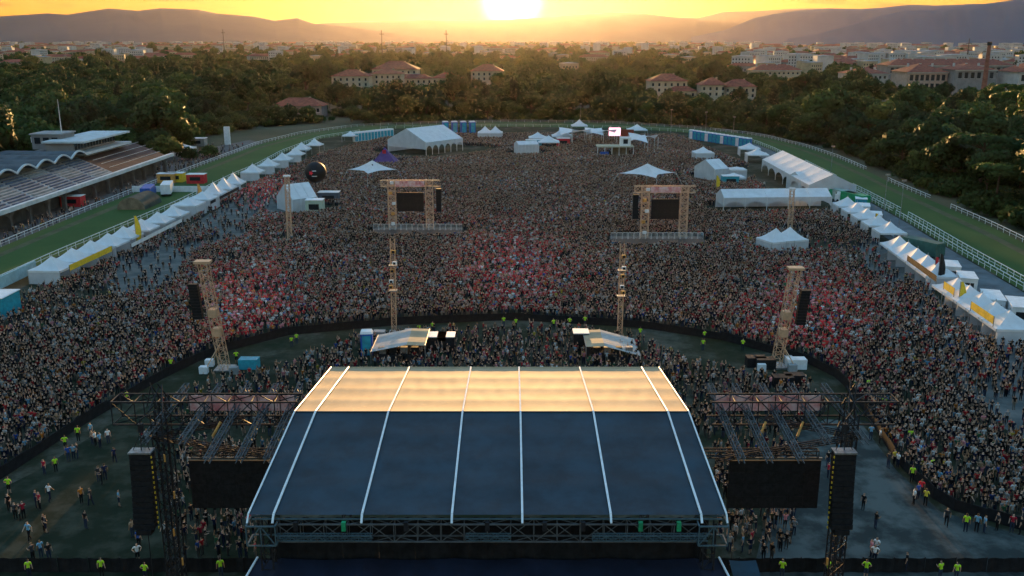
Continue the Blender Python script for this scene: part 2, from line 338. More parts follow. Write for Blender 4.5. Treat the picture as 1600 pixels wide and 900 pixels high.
for i in range(7):
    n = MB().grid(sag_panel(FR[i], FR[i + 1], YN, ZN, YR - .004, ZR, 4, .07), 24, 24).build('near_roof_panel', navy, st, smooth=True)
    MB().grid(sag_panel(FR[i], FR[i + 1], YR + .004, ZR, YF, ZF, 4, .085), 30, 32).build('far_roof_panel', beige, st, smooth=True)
    tag(n, 'navy cloth bay of the near roof slope')
for f in FR:
    r_ = .065 if 0 < f < 1 else .05
    mb = MB(); pts = [(sx(f), YN - .35, ZN - .30), (sx(f), YN, ZN + .05), (sx(f), YR, ZR + .06), (sx(f), YF, ZF + .06), (sx(f), YF + .3, ZF - .25)]
    for a, b in zip(pts, pts[1:]): mb.bar(a, b, r_, 6)
    mb.build('roof_rib', rail_w, st)
MB().bar((SX0, YF, ZF + .02), (SX1, YF, ZF + .02), .07, 6).build('far_eave_tube', beige, st)
MB().bar((SX0, YR, ZR + .01), (SX1, YR, ZR + .01), .06, 6).build('ridge_seam', navy, st)
ev = MB()
ev.bar((SX0 + .2, YN - .05, ZN - .22), (SX1 - .2, YN - .05, ZN - .22), .05).build('eave_rail', darkteal, st)
truss(st, (SX0 + 1.5, YN + .1, ZN - .95), (SX1 - 1.5, YN + .1, ZN - .95), .6, 1.0, 1.2, .03, .05, darksteel, 'eave_truss')
truss(st, (SX0 + 1.5, YF - .6, ZF - 1.0), (SX1 - 1.5, YF - .6, ZF - 1.0), .8, 1.2, 1.2, .03, .05, darksteel, 'eave_truss')
for a, b in ((.06, .26), (.72, .96), (.455, .55)):           # short bright walkway trusses under the eave
    truss(st, (sx(a), YN - .35, ZN - 1.1), (sx(b), YN - .35, ZN - 1.1), .28, .28, .35, .018, .03, darkteal, 'catwalk_truss')
for f in (.0, 1.0):                                           # corner boxes
    x = sx(f) + (.75 if f == 0 else -.75)
    mb = MB()
    for zz in (ZN - .35, ZN - 1.45):
        for dx in (-.75, .75):
            mb.bar((x + dx, YN - .6, zz), (x + dx, YN + .5, zz), .05)
        for dy in (-.6, .5): mb.bar((x - .75, YN + dy, zz), (x + .75, YN + dy, zz), .05)
    for dx in (-.75, 0, .75): mb.bar((x + dx, YN - .6, ZN - 1.45), (x + dx, YN - .6, ZN - .35), .04)
    mb.bar((x - .75, YN - .6, ZN - 1.45), (x, YN - .6, ZN - .35), .035); mb.bar((x + .75, YN - .6, ZN - 1.45), (x, YN - .6, ZN - .35), .035)
    mb.build('corner_truss', darkteal, st)
    for yy in (YN + .5, YF - .6):                             # masts that carry the roof
        truss(st, (x, yy, 0), (x, yy, ZN - .6), .6, .6, .9, .03, .05, dark, 'mast')
for f in (.1, .2, .33, .5, .62, .7, .82, .9):                 # hoist motors along the eave
    MB().box((sx(f), YN - .2, ZN - .55), (.22, .22, .5)).build('hoist_motor', greenp if f in (.2, .9, .82) else dark, st)
# rear wall and back lean-to
rw = thingw('stage_rear_wall', (-1.2, 44.6, 0), 'black cloth wall hanging under the near eave of the stage', 'drape')
for i in range(12):
    x0 = SX0 + .6 + (SW - 1.2) * i / 12; x1 = x0 + (SW - 1.2) / 12
    MB().grid(lambda u, v: (x0 + (x1 - x0) * u, 44.9 + .10 * math.sin(u * 14 + i), 9 + 6.2 * v), 10, 3).build('drape_panel', black, rw, smooth=True)
lt = thingw('stage_back_awning', (-1.2, 38, 0), 'dark navy lean-to awning behind the stage at the bottom edge', 'awning')
for i in range(7):
    u0, u1 = FR[i], FR[i + 1]
    fn = lambda u, v: (sx((u0 + (u1 - u0) * u - .5) * (1.0 + .10 * (1 - v)) + .5), 36 + 8.6 * v, 11.6 + 1.35 * v - .1 * math.sin(math.pi * u))
    MB().grid(fn, 8, 8).build('awning_panel', navy2, lt, smooth=True)
for s in (0, 1):
    k = lambda v: (sx((s - .5) * (1.0 + .10 * (1 - v)) + .5), 36 + 8.6 * v, 11.66 + 1.35 * v)
    MB().bar(k(0), k(1), .06, 6).build('awning_edge', rail_w, lt)
    for yy in (36.2, 40): MB().bar((sx(s), yy, 0), (sx(s), yy, 11.6), .12, 6).build('awning_post', dark, lt)
sa = thingw('side_awning', A(1165, 893, 45), 'small grey-blue flat awning beside the lower right corner of the stage', 'awning')
p = A(1165, 893, 45); MB().grid(lambda u, v: (p.x - .75 + 1.5 * u, p.y - .8 + 1.6 * v, p.z - .22 + .44 * v - .06 * math.sin(math.pi * u)), 6, 6).build('awning_sheet', navy, sa)
for dx, dy in ((-.7, -.7), (.7, -.7), (-.7, .7), (.7, .7)): MB().bar((p.x + dx, p.y + dy, 0), (p.x + dx, p.y + dy, p.z), .05, 4).build('post', dark, sa)
# stage floor under the roof
sf = thingw('stage_deck', (-1.2, 56, 0), 'black stage platform under the big roof', 'stage')
MB().box((-1.2, 55, 1.0), (24, 20, .2)).build('deck', dark, sf)
for x in range(-12, 11, 4): MB().box((x + .8, 55, .45), (.2, 19, .9)).build('deck_support', dark, sf)

# ------------------------------------------------------------------ side wings of the stage
def wing(s):
    side = 'left' if s < 0 else 'right'
    tpx = (lambda x: x) if s < 0 else (lambda x: 1600 - x - 22)        # mirrored about the stage axis
    a = A(tpx(182), 640, 62); b = A(tpx(470), 640, 62)
    xo, xi = a.x, b.x; cx = (xo + xi) / 2
    t = thingw('truss_wing', (cx, 62, 0), f'open black truss wing with banner on the {side} side of the stage', 'truss wing', 'stage truss wings')
    truss(t, (xo, 62, 14.4), (xi, 62, 14.4), 1.6, 1.7, 1.5, .045, .075, dark, 'main_truss')
    truss(t, (A(tpx(300), 707, 60).x, 60, 11.9), (xi + s * -1.0, 60, 11.9), .5, .5, .7, .03, .05, dark, 'lower_truss')
    for k, px in enumerate((262, 318, 365, 410, 450)):                  # pairs of slanting trusses
        x = A(tpx(px), 640, 62).x
        truss(t, (x - s * .0, 66.2, 14.6), (x - s * .0, 57.2 + (.0 if k < 2 else -1.6), 14.0 if k < 2 else 13.4), .36, .36, .7, .018, .04, darksteel, 'cross_truss')
    for q, (x0, y0, z0, x1, y1, z1) in enumerate(((xo + s * -3, 60, 13.2, xi, 59, 11.9), (xo + s * -3, 60, 13.2, xi + s * 4, 62, 13.6))):
        truss(t, (x0, y0, z0), (x1, y1, z1), .3, .3, .6, .02, .04, dark, 'brace')
    bx0, bx1 = A(tpx(287), 640, 62).x, A(tpx(456), 640, 62).x
    nseg = 6
    for i in range(nseg):
        u = bx0 + (bx1 - bx0) * i / nseg; v = bx0 + (bx1 - bx0) * (i + 1) / nseg
        MB().box(((u + v) / 2, 63.0, 14.45), (abs(v - u) - .04, .06, 1.15)).build('banner_panel', pinkb, t)
    for px, yy in ((254, 62), (272, 59)):
        x = A(tpx(px), 640, 62).x
        truss(t, (x, yy, 0), (x, yy, 15.4), .75, .75, .8, .035, .055, dark, 'tower_mast')
    x = A(tpx(262), 640, 62).x
    for j in range(6):
        MB().bar((x + random.uniform(-.8, .8), 60 + random.uniform(-1, 2), 15.3), (x + random.uniform(-.5, .5), 60.5, 17 + random.uniform(-.4, .4)), .05, 4).build('chain_hoist', dark, t)
    for j, (dx, z) in enumerate(((.2, 12.2), (.6, 9.4), (.3, 6.5), (.7, 4.2), (.5, 2.4))):
        MB().box((x + s * -dx - s * .6, 58.6, z), (.12, .12, .55), .4).build('cable_tag', orange, t)
    for i in range(3):
        xx = xo + (xi - xo) * (.35 + .2 * i); MB().bar((xx, 60.4, 13.0), (xx + .5, 60.9, 13.9), .09, 5).build('spot_lamp', orange if i else dark, t)
    # the dark video wall below
    v0, v1 = A(tpx(298), 748, 60).x, A(tpx(440), 748, 60).x
    vw = thingw('video_wall', ((v0 + v1) / 2, 60, 0), f'black back of the video screen hanging under the {side} truss wing', 'video screen', 'stage video screens')
    for i in range(6):
        for j in range(4):
            xa = v0 + (v1 - v0) * (i + .5) / 6; MB().box((xa, 60, 8.15 + j * .92), (abs(v1 - v0) / 6 - .006, .22, .914)).build('screen_panel', blackbox, vw)
    MB().box(((v0 + v1) / 2, 59.8, 11.6), (abs(v1 - v0), .15, .15)).build('hang_bar', steel, vw)
    # main line array
    lx, ly = (221, 57) if s < 0 else (1319, 57)
    top = A(lx, 706, ly); la = thingw('line_array', (top.x, ly, top.z - 5.6), f'tall black hanging speaker column beside the {side} truss wing', 'loudspeaker', 'stage speaker columns')
    for i in range(15):
        z = top.z - .25 - i * .37; cv = .0009 * i ** 2.6
        MB().box((top.x, ly - cv * .5 - .02 * i, z), (1.42 if i < 14 else 1.0, .75, .35), 0).build('speaker_box', blackbox, la)
        MB().box((top.x - s * .74, ly - .3, z), (.06, .10, .14)).build('rigging_pin', yellow, la)
    MB().box((top.x, ly, top.z + .05), (1.5, .9, .12)).build('fly_frame', steel, la)
    MB().bar((top.x, ly, top.z), (top.x, ly + .3, top.z + 2.2), .04).bar((top.x - .6, ly, top.z), (top.x, ly + .3, top.z + 1.4), .025).bar((top.x + .6, ly, top.z), (top.x, ly + .3, top.z + 1.4), .025).build('hanging_chain', dark, la)
    MB().box((top.x, ly + .3, top.z + 1.6), (.3, .3, .6)).build('hoist_motor', dark, la)
    MB().bar((top.x, ly + .3, top.z + 2.2), (A(tpx(262), 640, 62).x, 60, 15.2), .03).build('outrigger_cable', dark, la)
    MB().bar((top.x, ly - .4, 0), (top.x, ly - .4, top.z - 5.6), .035).build('tie_down', dark, la)
wing(-1); wing(1)

# ------------------------------------------------------------------ speaker towers in front of the stage
def tower(name, bpx, tpx, label, cat, group, w, m, step=.9, r=.035, cr_=.055, ang=None):
    a = G(*bpx); b = A(tpx[0], tpx[1], a.y); t = thingw(name, a, label, cat, group)
    truss(t, a, b, w, w, step, r, cr_, m, 'mast'); MB().box((a.x, a.y, .12), (w * 2.2, w * 2.2, .24)).build('base_plate', steel, t); return t, a, b
sunlit = mat('sun tinted aluminium', (.60, .38, .24), .45, .15, 2, .2)  # aluminium with the orange evening light put into its base colour
for s, bp, tp, name in ((-1, (352, 577), (317, 411), 'left'), (1, (1212, 573), (1243, 421), 'right')):
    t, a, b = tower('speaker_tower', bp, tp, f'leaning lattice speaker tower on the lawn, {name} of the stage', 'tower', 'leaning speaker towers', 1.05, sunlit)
    d = (b - a).normalized()
    MB().box(b + Vector((0, 0, .15)), (1.9, 1.3, .3)).build('head_block', sunlit, t)
    for k in (-1, 1): MB().bar(a + d * 3.4, Vector((a.x + s * 2.2, a.y + k * 1.8, .1)), .07, 5).build('stay_leg', sunlit, t)
    for sg in (.36, .54):
        q = a + d * ((b - a).length * sg); MB().box(q, (.95, 1.15, 1.0)).build('motor_box', sunlit, t)
    for k, (dx, dy) in enumerate(((-2.3, 1.2), (2.0, 1.5), (-2.2, -1.4), (1.6, -1.6))): MB().box((a.x + dx, a.y + dy, .45), (1.0, .8, .9)).build('ballast_block', concrete if k % 2 else whitep, t)
    la = thingw('side_line_array', b + Vector((s * 1.2, 0, -6.8)), f'dark speaker column hanging from the leaning tower on the {name}', 'loudspeaker', 'side speaker columns')
    for i in range(12):
        q = b + Vector((s * 1.35 - d.x * i * .36, -.3 - .004 * i * i, -2.7 - i * .36)); MB().box(q, (1.15, .7, .34)).build('speaker_box', blackbox, la)
    MB().bar(b + Vector((s * 1.3, 0, .1)), b + Vector((s * 1.35, -.3, -2.5)), .03).build('hanging_chain', dark, la)
    MB().bar(b + Vector((0, 0, .15)), b + Vector((s * 1.6, 0, .15)), .06).build('outrigger', steel, la)
for bp, tp, name in (((616, 520), (613, 373), 'left'), ((968, 530), (973, 381), 'right')):
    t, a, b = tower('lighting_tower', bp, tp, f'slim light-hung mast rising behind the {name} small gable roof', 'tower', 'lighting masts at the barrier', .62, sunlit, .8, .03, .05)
    for i, z in enumerate((11.8, 10.2, 9.1, 7.6, 6.8)):
        q = a.lerp(b, z / b.z); o = random.uniform(-.3, .3)
        lp = MB().box((q.x + o, q.y - .35, z), (.55, .45, .42), random.uniform(-.6, .6)).build('followspot', orange if i % 2 == 0 else whitep, t)
        MB().box((q.x + o, q.y - .62, z), (.35, .08, .3)).build('lens', glass, lp)
    for z in (6.2, 9.8): MB().box((a.lerp(b, z / b.z).x, a.y, z), (1.1, 1.0, .12)).build('platform', steel, t)
# gable roofed control shelters just in front of the barrier
def shelter(px, flip, label):
    a, b, c, d = px                     # low corner, ridge, other eave (image points on a roof)
    Y = 112; z = 3.6
    p0 = A(*a, Y); p1 = A(*b, Y); p2 = A(*c, Y)
    t = thingw('gable_shelter', ((p0.x + p2.x) / 2, Y, 0), label, 'shelter', 'gable shelters by the barrier')
    dy = 7.0
    rf = MB().grid(lambda u, v: (p0.x + (p1.x - p0.x) * u, Y + dy * v, p0.z + (p1.z - p0.z) * u + .05 * math.sin(9 * v)), 6, 6).build('roof_sheet', mat('grey tarpaulin', (.36, .36, .35), .45, .15, .8), t)
    MB().grid(lambda u, v: (p1.x + (p2.x - p1.x) * u, Y + dy * v, p1.z + (p2.z - p1.z) * u + .05 * math.sin(9 * v)), 6, 6).build('roof_sheet', beige, t)
    for x, zz in ((p0.x, p0.z), (p2.x, p2.z)):
        for y in (Y, Y + dy): MB().bar((x, y, 0), (x, y, zz), .07, 5).build('post', steel, t)
        MB().bar((x, Y, zz), (x, Y + dy, zz), .06, 5).build('eave_bar', steel, t)
    MB().box(((p0.x + p2.x) / 2, Y + dy * .5, .5), (abs(p2.x - p0.x) * .9, dy * .9, 1.0)).build('platform', dark, t)
    for k in range(4): MB().box((p0.x + (p2.x - p0.x) * (.2 + .2 * k), Y + 1, 1.5), (.9, .7, .9)).build('equipment_rack', blackbox if k % 2 else steel, t)
shelter([(579, 550), (635, 539), (664, 540), 0], 1, 'gabled shelter with grey and golden roof, front of the left lighting mast')
shelter([(1001, 556), (945, 541), (916, 542), 0], -1, 'gabled shelter with golden and grey roof, front of the right lighting mast')

# ------------------------------------------------------------------ screen towers out in the crowd
FOOT = []                                   # footprints kept free of people: (x, y, radius)
def screen_tower(lpx, rpx, base_y, topy, label_side, spk):
    g0 = G(lpx, base_y); g1 = G(rpx, base_y); Y = (g0.y + g1.y) / 2; cx = (g0.x + g1.x) / 2
    h = A(lpx, topy, Y).z
    t = thingw('screen_tower', (cx, Y, 0), f'lattice goal-post frame with pink top beam, {label_side} one in the crowd', 'screen tower', 'screen towers in the crowd')
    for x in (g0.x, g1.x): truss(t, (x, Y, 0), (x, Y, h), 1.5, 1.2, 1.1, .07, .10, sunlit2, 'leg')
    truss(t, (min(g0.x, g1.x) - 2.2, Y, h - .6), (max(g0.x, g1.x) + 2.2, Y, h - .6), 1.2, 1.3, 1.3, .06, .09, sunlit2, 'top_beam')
    bw = abs(g1.x - g0.x) - 1.8
    for i in range(4): MB().box((cx - bw / 2 + bw * (i + .5) / 4, Y - .75, h - .6), (bw / 4 - .05, .06, 1.15)).build('banner_panel', pinkb, t)
    for i in range(5): q = (cx - bw / 2 + bw * (i + .5) / 5, Y - .8, h * .42 + random.uniform(-.5, .5)); MB().box((g0.x + random.uniform(-.5, .5), Y - .7, 2 + i * 2.2), (.7, .5, .6), .3).build('lamp_housing', orange if i % 2 else whitep, t)
    v = thingw('crowd_screen', (cx, Y - .6, h * .40), f'dark video screen hung inside the {label_side} goal-post frame', 'video screen', 'screens in the crowd')
    z0, z1 = h * .42, h * .78
    for i in range(4):
        for j in range(3): MB().box((cx - bw * .46 + bw * .92 * (i + .5) / 4, Y - .6, z0 + (z1 - z0) * (j + .5) / 3), (bw * .23 - .004, .3, (z1 - z0) / 3 - .004)).build('screen_panel', blackbox, v)
    xs = (max if spk > 0 else min)(g0.x, g1.x) + spk * 2.0
    la = thingw('delay_speaker', (xs, Y, h * .45), f'narrow black speaker column hung outside the {label_side} goal-post frame', 'loudspeaker', 'delay speaker columns')
    for i in range(8): MB().box((xs, Y, h - 2.0 - i * .62), (1.1, .8, .615)).build('speaker_box', blackbox, la)
    MB().bar((xs, Y, h - 1.2), (xs, Y, h - 1.8), .05).build('hanging_chain', dark, la)
    # fenced platform at its foot
    p = thingw('fenced_platform', (cx, Y - 3, 0), f'low dark platform with white railings under the {label_side} goal-post frame', 'platform', 'fenced platforms')
    pw = abs(g1.x - g0.x) + 11
    MB().box((cx + spk * 1.5, Y - 2.5, .4), (pw, 7.5, .8)).build('deck', dark, p)
    MB().box((cx + spk * 1.5, Y - 6.5, .2), (pw * .96, .3, .4)).build('cable_ramp', mat('pale ramp', (.40, .46, .38), .7, .2, 1), p)
    n = int(pw / 1.15)
    for i in range(n):
        x = cx + spk * 1.5 - pw / 2 + pw * (i + .5) / n
        b = MB().bar((x - .5, Y - 1.5, .8), (x - .5, Y - 1.5, 2.1), .05).bar((x + .5, Y - 1.5, .8), (x + .5, Y - 1.5, 2.1), .05).bar((x - .5, Y - 1.5, 2.1), (x + .5, Y - 1.5, 2.1), .05)
        for q in (-.25, 0, .25): b.bar((x + q, Y - 1.5, .9), (x + q, Y - 1.5, 2.0), .028, 3)
        b.build('railing', whitep, p)
    FOOT.append((cx + spk * 1.5 - pw / 4, Y - 2, pw / 3.2)); FOOT.append((cx + spk * 1.5 + pw / 4, Y - 2, pw / 3.2))
sunlit2 = mat('sun tinted truss', (.55, .37, .25), .5, .2, 2, .1)  # truss metal coloured orange-tan to carry the low sunlight
screen_tower(614, 672, 363, 282, 'left', 1)
screen_tower(1006, 1066, 377, 291, 'right', -1)
for bp, tp, name in (((453, 376), (448, 275), 'left'), ((1234, 362), (1238, 295), 'right')):
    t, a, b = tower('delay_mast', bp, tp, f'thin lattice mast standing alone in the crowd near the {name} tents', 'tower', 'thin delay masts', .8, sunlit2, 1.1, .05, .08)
    for k in (-1, 1): MB().bar(a + Vector((0, 0, 4)), a + Vector((k * 2.4, -1, .1)), .06, 4).build('stay_leg', steel, t)
    for k in (-1, 1): MB().box(a + Vector((k * 2.4, -1, .3)), (1.6, 1.0, .6)).build('ballast_block', concrete, t)
    MB().box(b, (1.3, .9, .35)).build('head_block', whitep, t); FOOT.append((a.x, a.y, 3))

# ------------------------------------------------------------------ tents
def pagoda_mesh(w, hw, hp, closed):
    rf = MB(); n = 7
    def prof(k): return (1 - k) ** 1.0, hw + (hp - hw) * (k ** 1.55)
    for q in range(4):
        a0 = q * math.pi / 2 + math.pi / 4
        def fn(u, v):
            s, z = prof(v); p = Vector((math.cos(a0), math.sin(a0), 0)).lerp(Vector((math.cos(a0 + math.pi / 2), math.sin(a0 + math.pi / 2), 0)), u) * (w / math.sqrt(2) * s)
            return (p.x, p.y, z - .12 * math.sin(math.pi * u) * (1 - v))
        rf.grid(fn, 4, n)
    h = w / 2; val = MB()
    for (x0, y0, x1, y1) in ((-h, -h, h, -h), (h, -h, h, h), (h, h, -h, h), (-h, h, -h, -h)):
        val.poly([(x0 * 1.01, y0 * 1.01, hw - .38), (x1 * 1.01, y1 * 1.01, hw - .38), (x1 * 1.01, y1 * 1.01, hw), (x0 * 1.01, y0 * 1.01, hw)])
    walls = []
    sides = {'n': (h, h, -h, h), 's': (-h, -h, h, -h), 'e': (h, -h, h, h), 'w': (-h, h, -h, -h)}
    for k in closed:
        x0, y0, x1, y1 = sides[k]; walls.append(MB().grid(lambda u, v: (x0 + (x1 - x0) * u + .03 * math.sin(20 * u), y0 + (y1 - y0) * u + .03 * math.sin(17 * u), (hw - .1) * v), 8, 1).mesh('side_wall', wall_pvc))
    leg = MB().bar((0, 0, 0), (0, 0, hw), .06, 5); fin = MB().bar((0, 0, hp - .1), (0, 0, hp + .35), .05, 5)
    return rf.mesh('roof', white_pvc, True), val.mesh('valance', white_pvc), walls, leg.mesh('leg', alu), fin.mesh('finial', alu), h
PG = {}
def pagoda(x, y, w, hw, hp, closed, label, group, rz=0, foot=True):
    k = (round(w, 1), hw, hp, closed)
    if k not in PG: PG[k] = pagoda_mesh(w, hw, hp, closed)
    rf, val, wl, leg, fin, h = PG[k]; t = empty('pagoda_tent', (x, y, 0), label, 'tent', group, rz)
    r_ = obj('roof', rf, t); obj('finial', fin, r_); obj('valance', val, t)
    for q in wl: obj('side_wall', q, t)
    for a, b in ((-1, -1), (1, -1), (1, 1), (-1, 1)): obj('leg', leg, t, (a * h, b * h, 0))
    if foot: FOOT.append((x, y, w * .72))
    return t
def row(p0, p1, n, w, hw, hp, closed, where, group, rz=None):
    a, b = G(*p0), G(*p1); d = b - a; an = math.atan2(d.y, d.x) - math.pi / 2 if rz is None else rz
    for i in range(n):
        q = a.lerp(b, i / max(1, n - 1)) if n > 1 else a
        lab = f'{ORD[i]} nearest white peaked tent, {where}' if n > 1 else f'white peaked tent {where}'
        pagoda(q.x, q.y, w, hw, hp, closed, lab, group, an)
    return a, b
def banner(p, q, z0, z1, m, label):
    d = (q - p); t = thingw('banner', p, label, 'banner'); n = max(2, int(d.length / 2.5))
    for i in range(n):
        a, b = p + d * (i / n), p + d * ((i + .97) / n)
        nrm = Vector((-d.y, d.x, 0)).normalized() * .04
        mb = MB(); mb.poly([(a.x, a.y, z0), (b.x, b.y, z0), (b.x, b.y, z1), (a.x, a.y, z1)]).poly([(b.x + nrm.x, b.y + nrm.y, z0), (a.x + nrm.x, a.y + nrm.y, z0), (a.x + nrm.x, a.y + nrm.y, z1), (b.x + nrm.x, b.y + nrm.y, z1)])
        mb.poly([(a.x, a.y, z1), (b.x, b.y, z1), (b.x + nrm.x, b.y + nrm.y, z1), (a.x + nrm.x, a.y + nrm.y, z1)])
        mb.build('banner_panel', m, t)
    for k in (0, 1): e = p.lerp(q, k); MB().bar((e.x, e.y, 0), (e.x, e.y, z1), .06, 4).build('post', steel, t)
TL = 'stall tents by the left rail'; TR = 'stall tents by the right rail'
row((85, 438), (172, 398), 4, 5.6, 2.4, 4.3, 'wsn', 'left stall row with long yellow banner', TL)
row((196, 386), (272, 350), 4, 5.4, 2.4, 4.3, 'wn', 'stall row beside the round shed', TL)
row((296, 336), (318, 326), 2, 6.0, 2.8, 4.3, 'wsne', 'closed pair past the round shed', TL)
row((335, 316), (366, 299), 3, 5.4, 2.5, 5.2, 'ws', 'left stall row with dark counter', TL)
row((396, 281), (462, 252), 4, 5.6, 2.6, 4.8, 'ws', 'stall row ending at the black balloon', TL)
row((472, 243), (492, 236), 2, 5.4, 2.5, 4.8, 'w', 'pair behind the black balloon', TL)
row((548, 221), (548, 221), 1, 6.0, 2.6, 4.2, '', 'at the near end of the white cabins', TL)
row((1572, 530), (1492, 474), 5, 5.6, 2.3, 4.2, 'es', 'right stall row with yellow banners', TR)
row((1462, 447), (1402, 402), 5, 5.4, 2.3, 4.2, 'es', 'right stall row with dark sign', TR)
row((1388, 378), (1322, 335), 5, 5.4, 2.4, 4.3, 'ew', 'stall row beside the green truck', TR)
row((1210, 392), (1232, 390), 2, 5.2, 2.4, 4.6, 'wesn', 'closed pair beside the thin right mast', 'closed tents in the crowd')
row((1098, 250), (1098, 250), 1, 6.5, 2.8, 4.6, 'wesn', 'next to the blue toilets by the crowd edge', 'crowd edge tents')
row((1182, 253), (1170, 243), 2, 7.0, 2.8, 4.6, 'we', 'pair beyond the ribbed marquee', TR)
row((1150, 279), (1150, 279), 1, 5.0, 3.0, 3.6, 'wesn', 'alone, flat and boxy, behind the long tent', 'crowd edge tents')
row((758, 217), (774, 217), 2, 6.0, 2.8, 5.4, 'wesn', 'pair standing at the far end, centre', 'far end tents')
row((905, 206), (905, 206), 1, 7.0, 3.0, 5.6, '', 'alone on the far lane at the back', 'far end tents')
row((840, 226), (840, 226), 1, 7.0, 3.0, 5.0, 'n', 'above a teal stall at the back', 'far end tents')
row((857, 232), (857, 232), 1, 8.0, 2.8, 5.0, '', 'between the boxy tent and the red stall at the back', 'far end tents')
row((878, 224), (878, 224), 1, 8.0, 3.2, 6.2, 'n', 'over the red stall at the back', 'far end tents')
row((995, 212), (995, 212), 1, 8.0, 2.8, 5.0, '', 'beside the red wall at the back', 'far end tents')
row((1146, 287), (1146, 287), 1, 5.5, 2.2, 3.2, '', 'small and low, near the long tent', 'crowd edge tents')
def off(p, d): return Vector((p.x + d, p.y, 0))
banner(G(112, 447), G(178, 414), 2.6, 3.6, yellow, 'long yellow banner on the front of the nearest left stalls')
banner(G(207, 402), G(286, 360), 1.9, 2.6, whitep, 'white sign strip along the stalls beside the round shed')
banner(G(330, 330), G(374, 306), 1.7, 2.4, dark, 'dark counter strip before the left stall row')
banner(G(1548, 535), G(1513, 509), 2.6, 3.7, yellow, 'yellow banner on the nearest right stalls')
banner(G(1487, 487), G(1471, 475), 2.6, 3.7, yellow, 'short yellow banner on the far end of the right stalls')
banner(G(1460, 463), G(1415, 428), 2.4, 3.4, black, 'dark sign strip with pale spots on the right stalls')
def flag(px, py, h, m, label):
    g = G(px, py); t = thingw('feather_flag', g, label, 'flag', 'upright advertising flags')
    MB().bar(g, g + Vector((0, 0, h)), .05, 5).build('pole', steel, t)
    MB().grid(lambda u, v: (g.x + .06 + (.35 + .75 * math.sin(math.pi * min(1, .15 + v * .85))) * u, g.y - .1 * math.sin(5 * u), 1.0 + (h - 1.0) * v), 3, 8).build('flag_cloth', m, t)
flag(214, 385, 6.2, yellow, 'yellow feather flag before the stalls beside the round shed')
flag(311, 325, 6.0, orange, 'orange flag on the corner of the closed left tents')
flag(1495, 490, 5.0, yellow, 'yellow feather flag between the two yellow banners')
flag(1457, 447, 5.0, red, 'red flag at the end of the dark sign strip')
flag(1365, 366, 4.5, yellow, 'yellow green flag between the right stalls')
flag(1118, 300, 4.5, yellow, 'yellow flag near the left end of the long tent')
flag(1463, 452, 6.0, dark, 'dark feather flag beside the red flag')

def marquee(name, A0, A1, depth, hw, hp, bays, label, group, openings=True, m=None, side=1):
    d = (A1 - A0); Ln = d.length; an = math.atan2(d.y, d.x); t = empty(name, A0, label, 'marquee', group, an); m = m or white_pvc
    for i in range(bays):
        x0, x1 = Ln * i / bays, Ln * (i + 1) / bays
        for s in (0, 1):
            MB().grid(lambda u, v: (x0 + (x1 - x0 - .05) * u, (0 if s == 0 else depth) + (depth / 2) * v * (1 if s == 0 else -1), hw + (hp - hw) * v - .12 * math.sin(math.pi * u) * math.sin(math.pi * v)), 5, 5).build('roof_panel', m, t, smooth=True)
        if openings:
            hh = MB(); n = 8; w_ = x1 - x0
            for k in range(n):                                 # arched opening: header above the arch
                u0, u1 = k / n, (k + 1) / n; ar = lambda u: hw * (.30 + .42 * math.sin(math.pi * u) ** .6)
                hh.poly([(x0 + w_ * u0, 0, ar(u0)), (x0 + w_ * u1, 0, ar(u1)), (x0 + w_ * u1, 0, hw), (x0 + w_ * u0, 0, hw)])
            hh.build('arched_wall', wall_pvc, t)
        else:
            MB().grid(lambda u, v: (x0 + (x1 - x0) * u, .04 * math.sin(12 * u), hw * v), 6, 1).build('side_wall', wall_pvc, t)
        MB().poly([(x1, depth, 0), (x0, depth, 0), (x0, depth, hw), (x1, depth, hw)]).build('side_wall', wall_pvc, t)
    for x in (0, Ln): MB().poly([(x, 0, 0 if not openings else hw * .45), (x, depth, 0 if not openings else hw * .45), (x, depth, hw), (x, depth / 2, hp), (x, 0, hw)]).build('gable_wall', wall_pvc, t)
    for i in range(bays + 1):
        for y in (0, depth): MB().bar((Ln * i / bays, y, 0), (Ln * i / bays, y, hw), .09, 4).build('leg', whitep, t)
    for k in range(5): FOOT.append((*(A0 + d * (k / 4)).xy, depth * .75))
    cs = Vector((-d.y, d.x, 0)).normalized() * depth * .6
    for k in range(5): FOOT.append((*(A0 + d * (k / 4) + cs).xy, depth * .6))
    return t
marquee('big_marquee', G(666, 243), G(723, 235), 19, 4.6, 9.0, 6, 'big white gabled marquee with arched openings at the back left', None)
marquee('long_tent', G(1130, 331), G(1298, 329), 6.5, 3.4, 5.0, 5, 'long low white tent across the crowd, dark seams on its roof', None, True)
marquee('side_marquee', G(1262, 312), G(1190, 268), -12, 3.8, 6.6, 6, 'white ribbed marquee with red crowd beneath, beside the service road', None, True)
marquee('small_marquee', G(1252, 300), G(1276, 299), 8, 3.2, 5.0, 2, 'short closed white tent at the near end of the ribbed marquee', None, False)
marquee('gable_tent', G(1116, 283), G(1138, 281), 9, 3.4, 5.8, 2, 'closed white gabled tent with a blue mark at the crowd edge', None, False)
marquee('white_tent', G(458, 333), G(497, 328), 8, 3.2, 6.4, 3, 'white closed tent behind the thin left mast', None, False)
marquee('boxy_tent', G(810, 243), G(842, 242), 6, 3.8, 4.8, 3, 'wide boxy white tent at the back, left of the red stall', None, False)
purple = mat('purple tent cloth', (.10, .06, .22), .6, .2, .6, transl=.2)
g = G(602, 256); t = thingw('purple_tent', g, 'purple pyramid tent before the big marquee', 'tent')
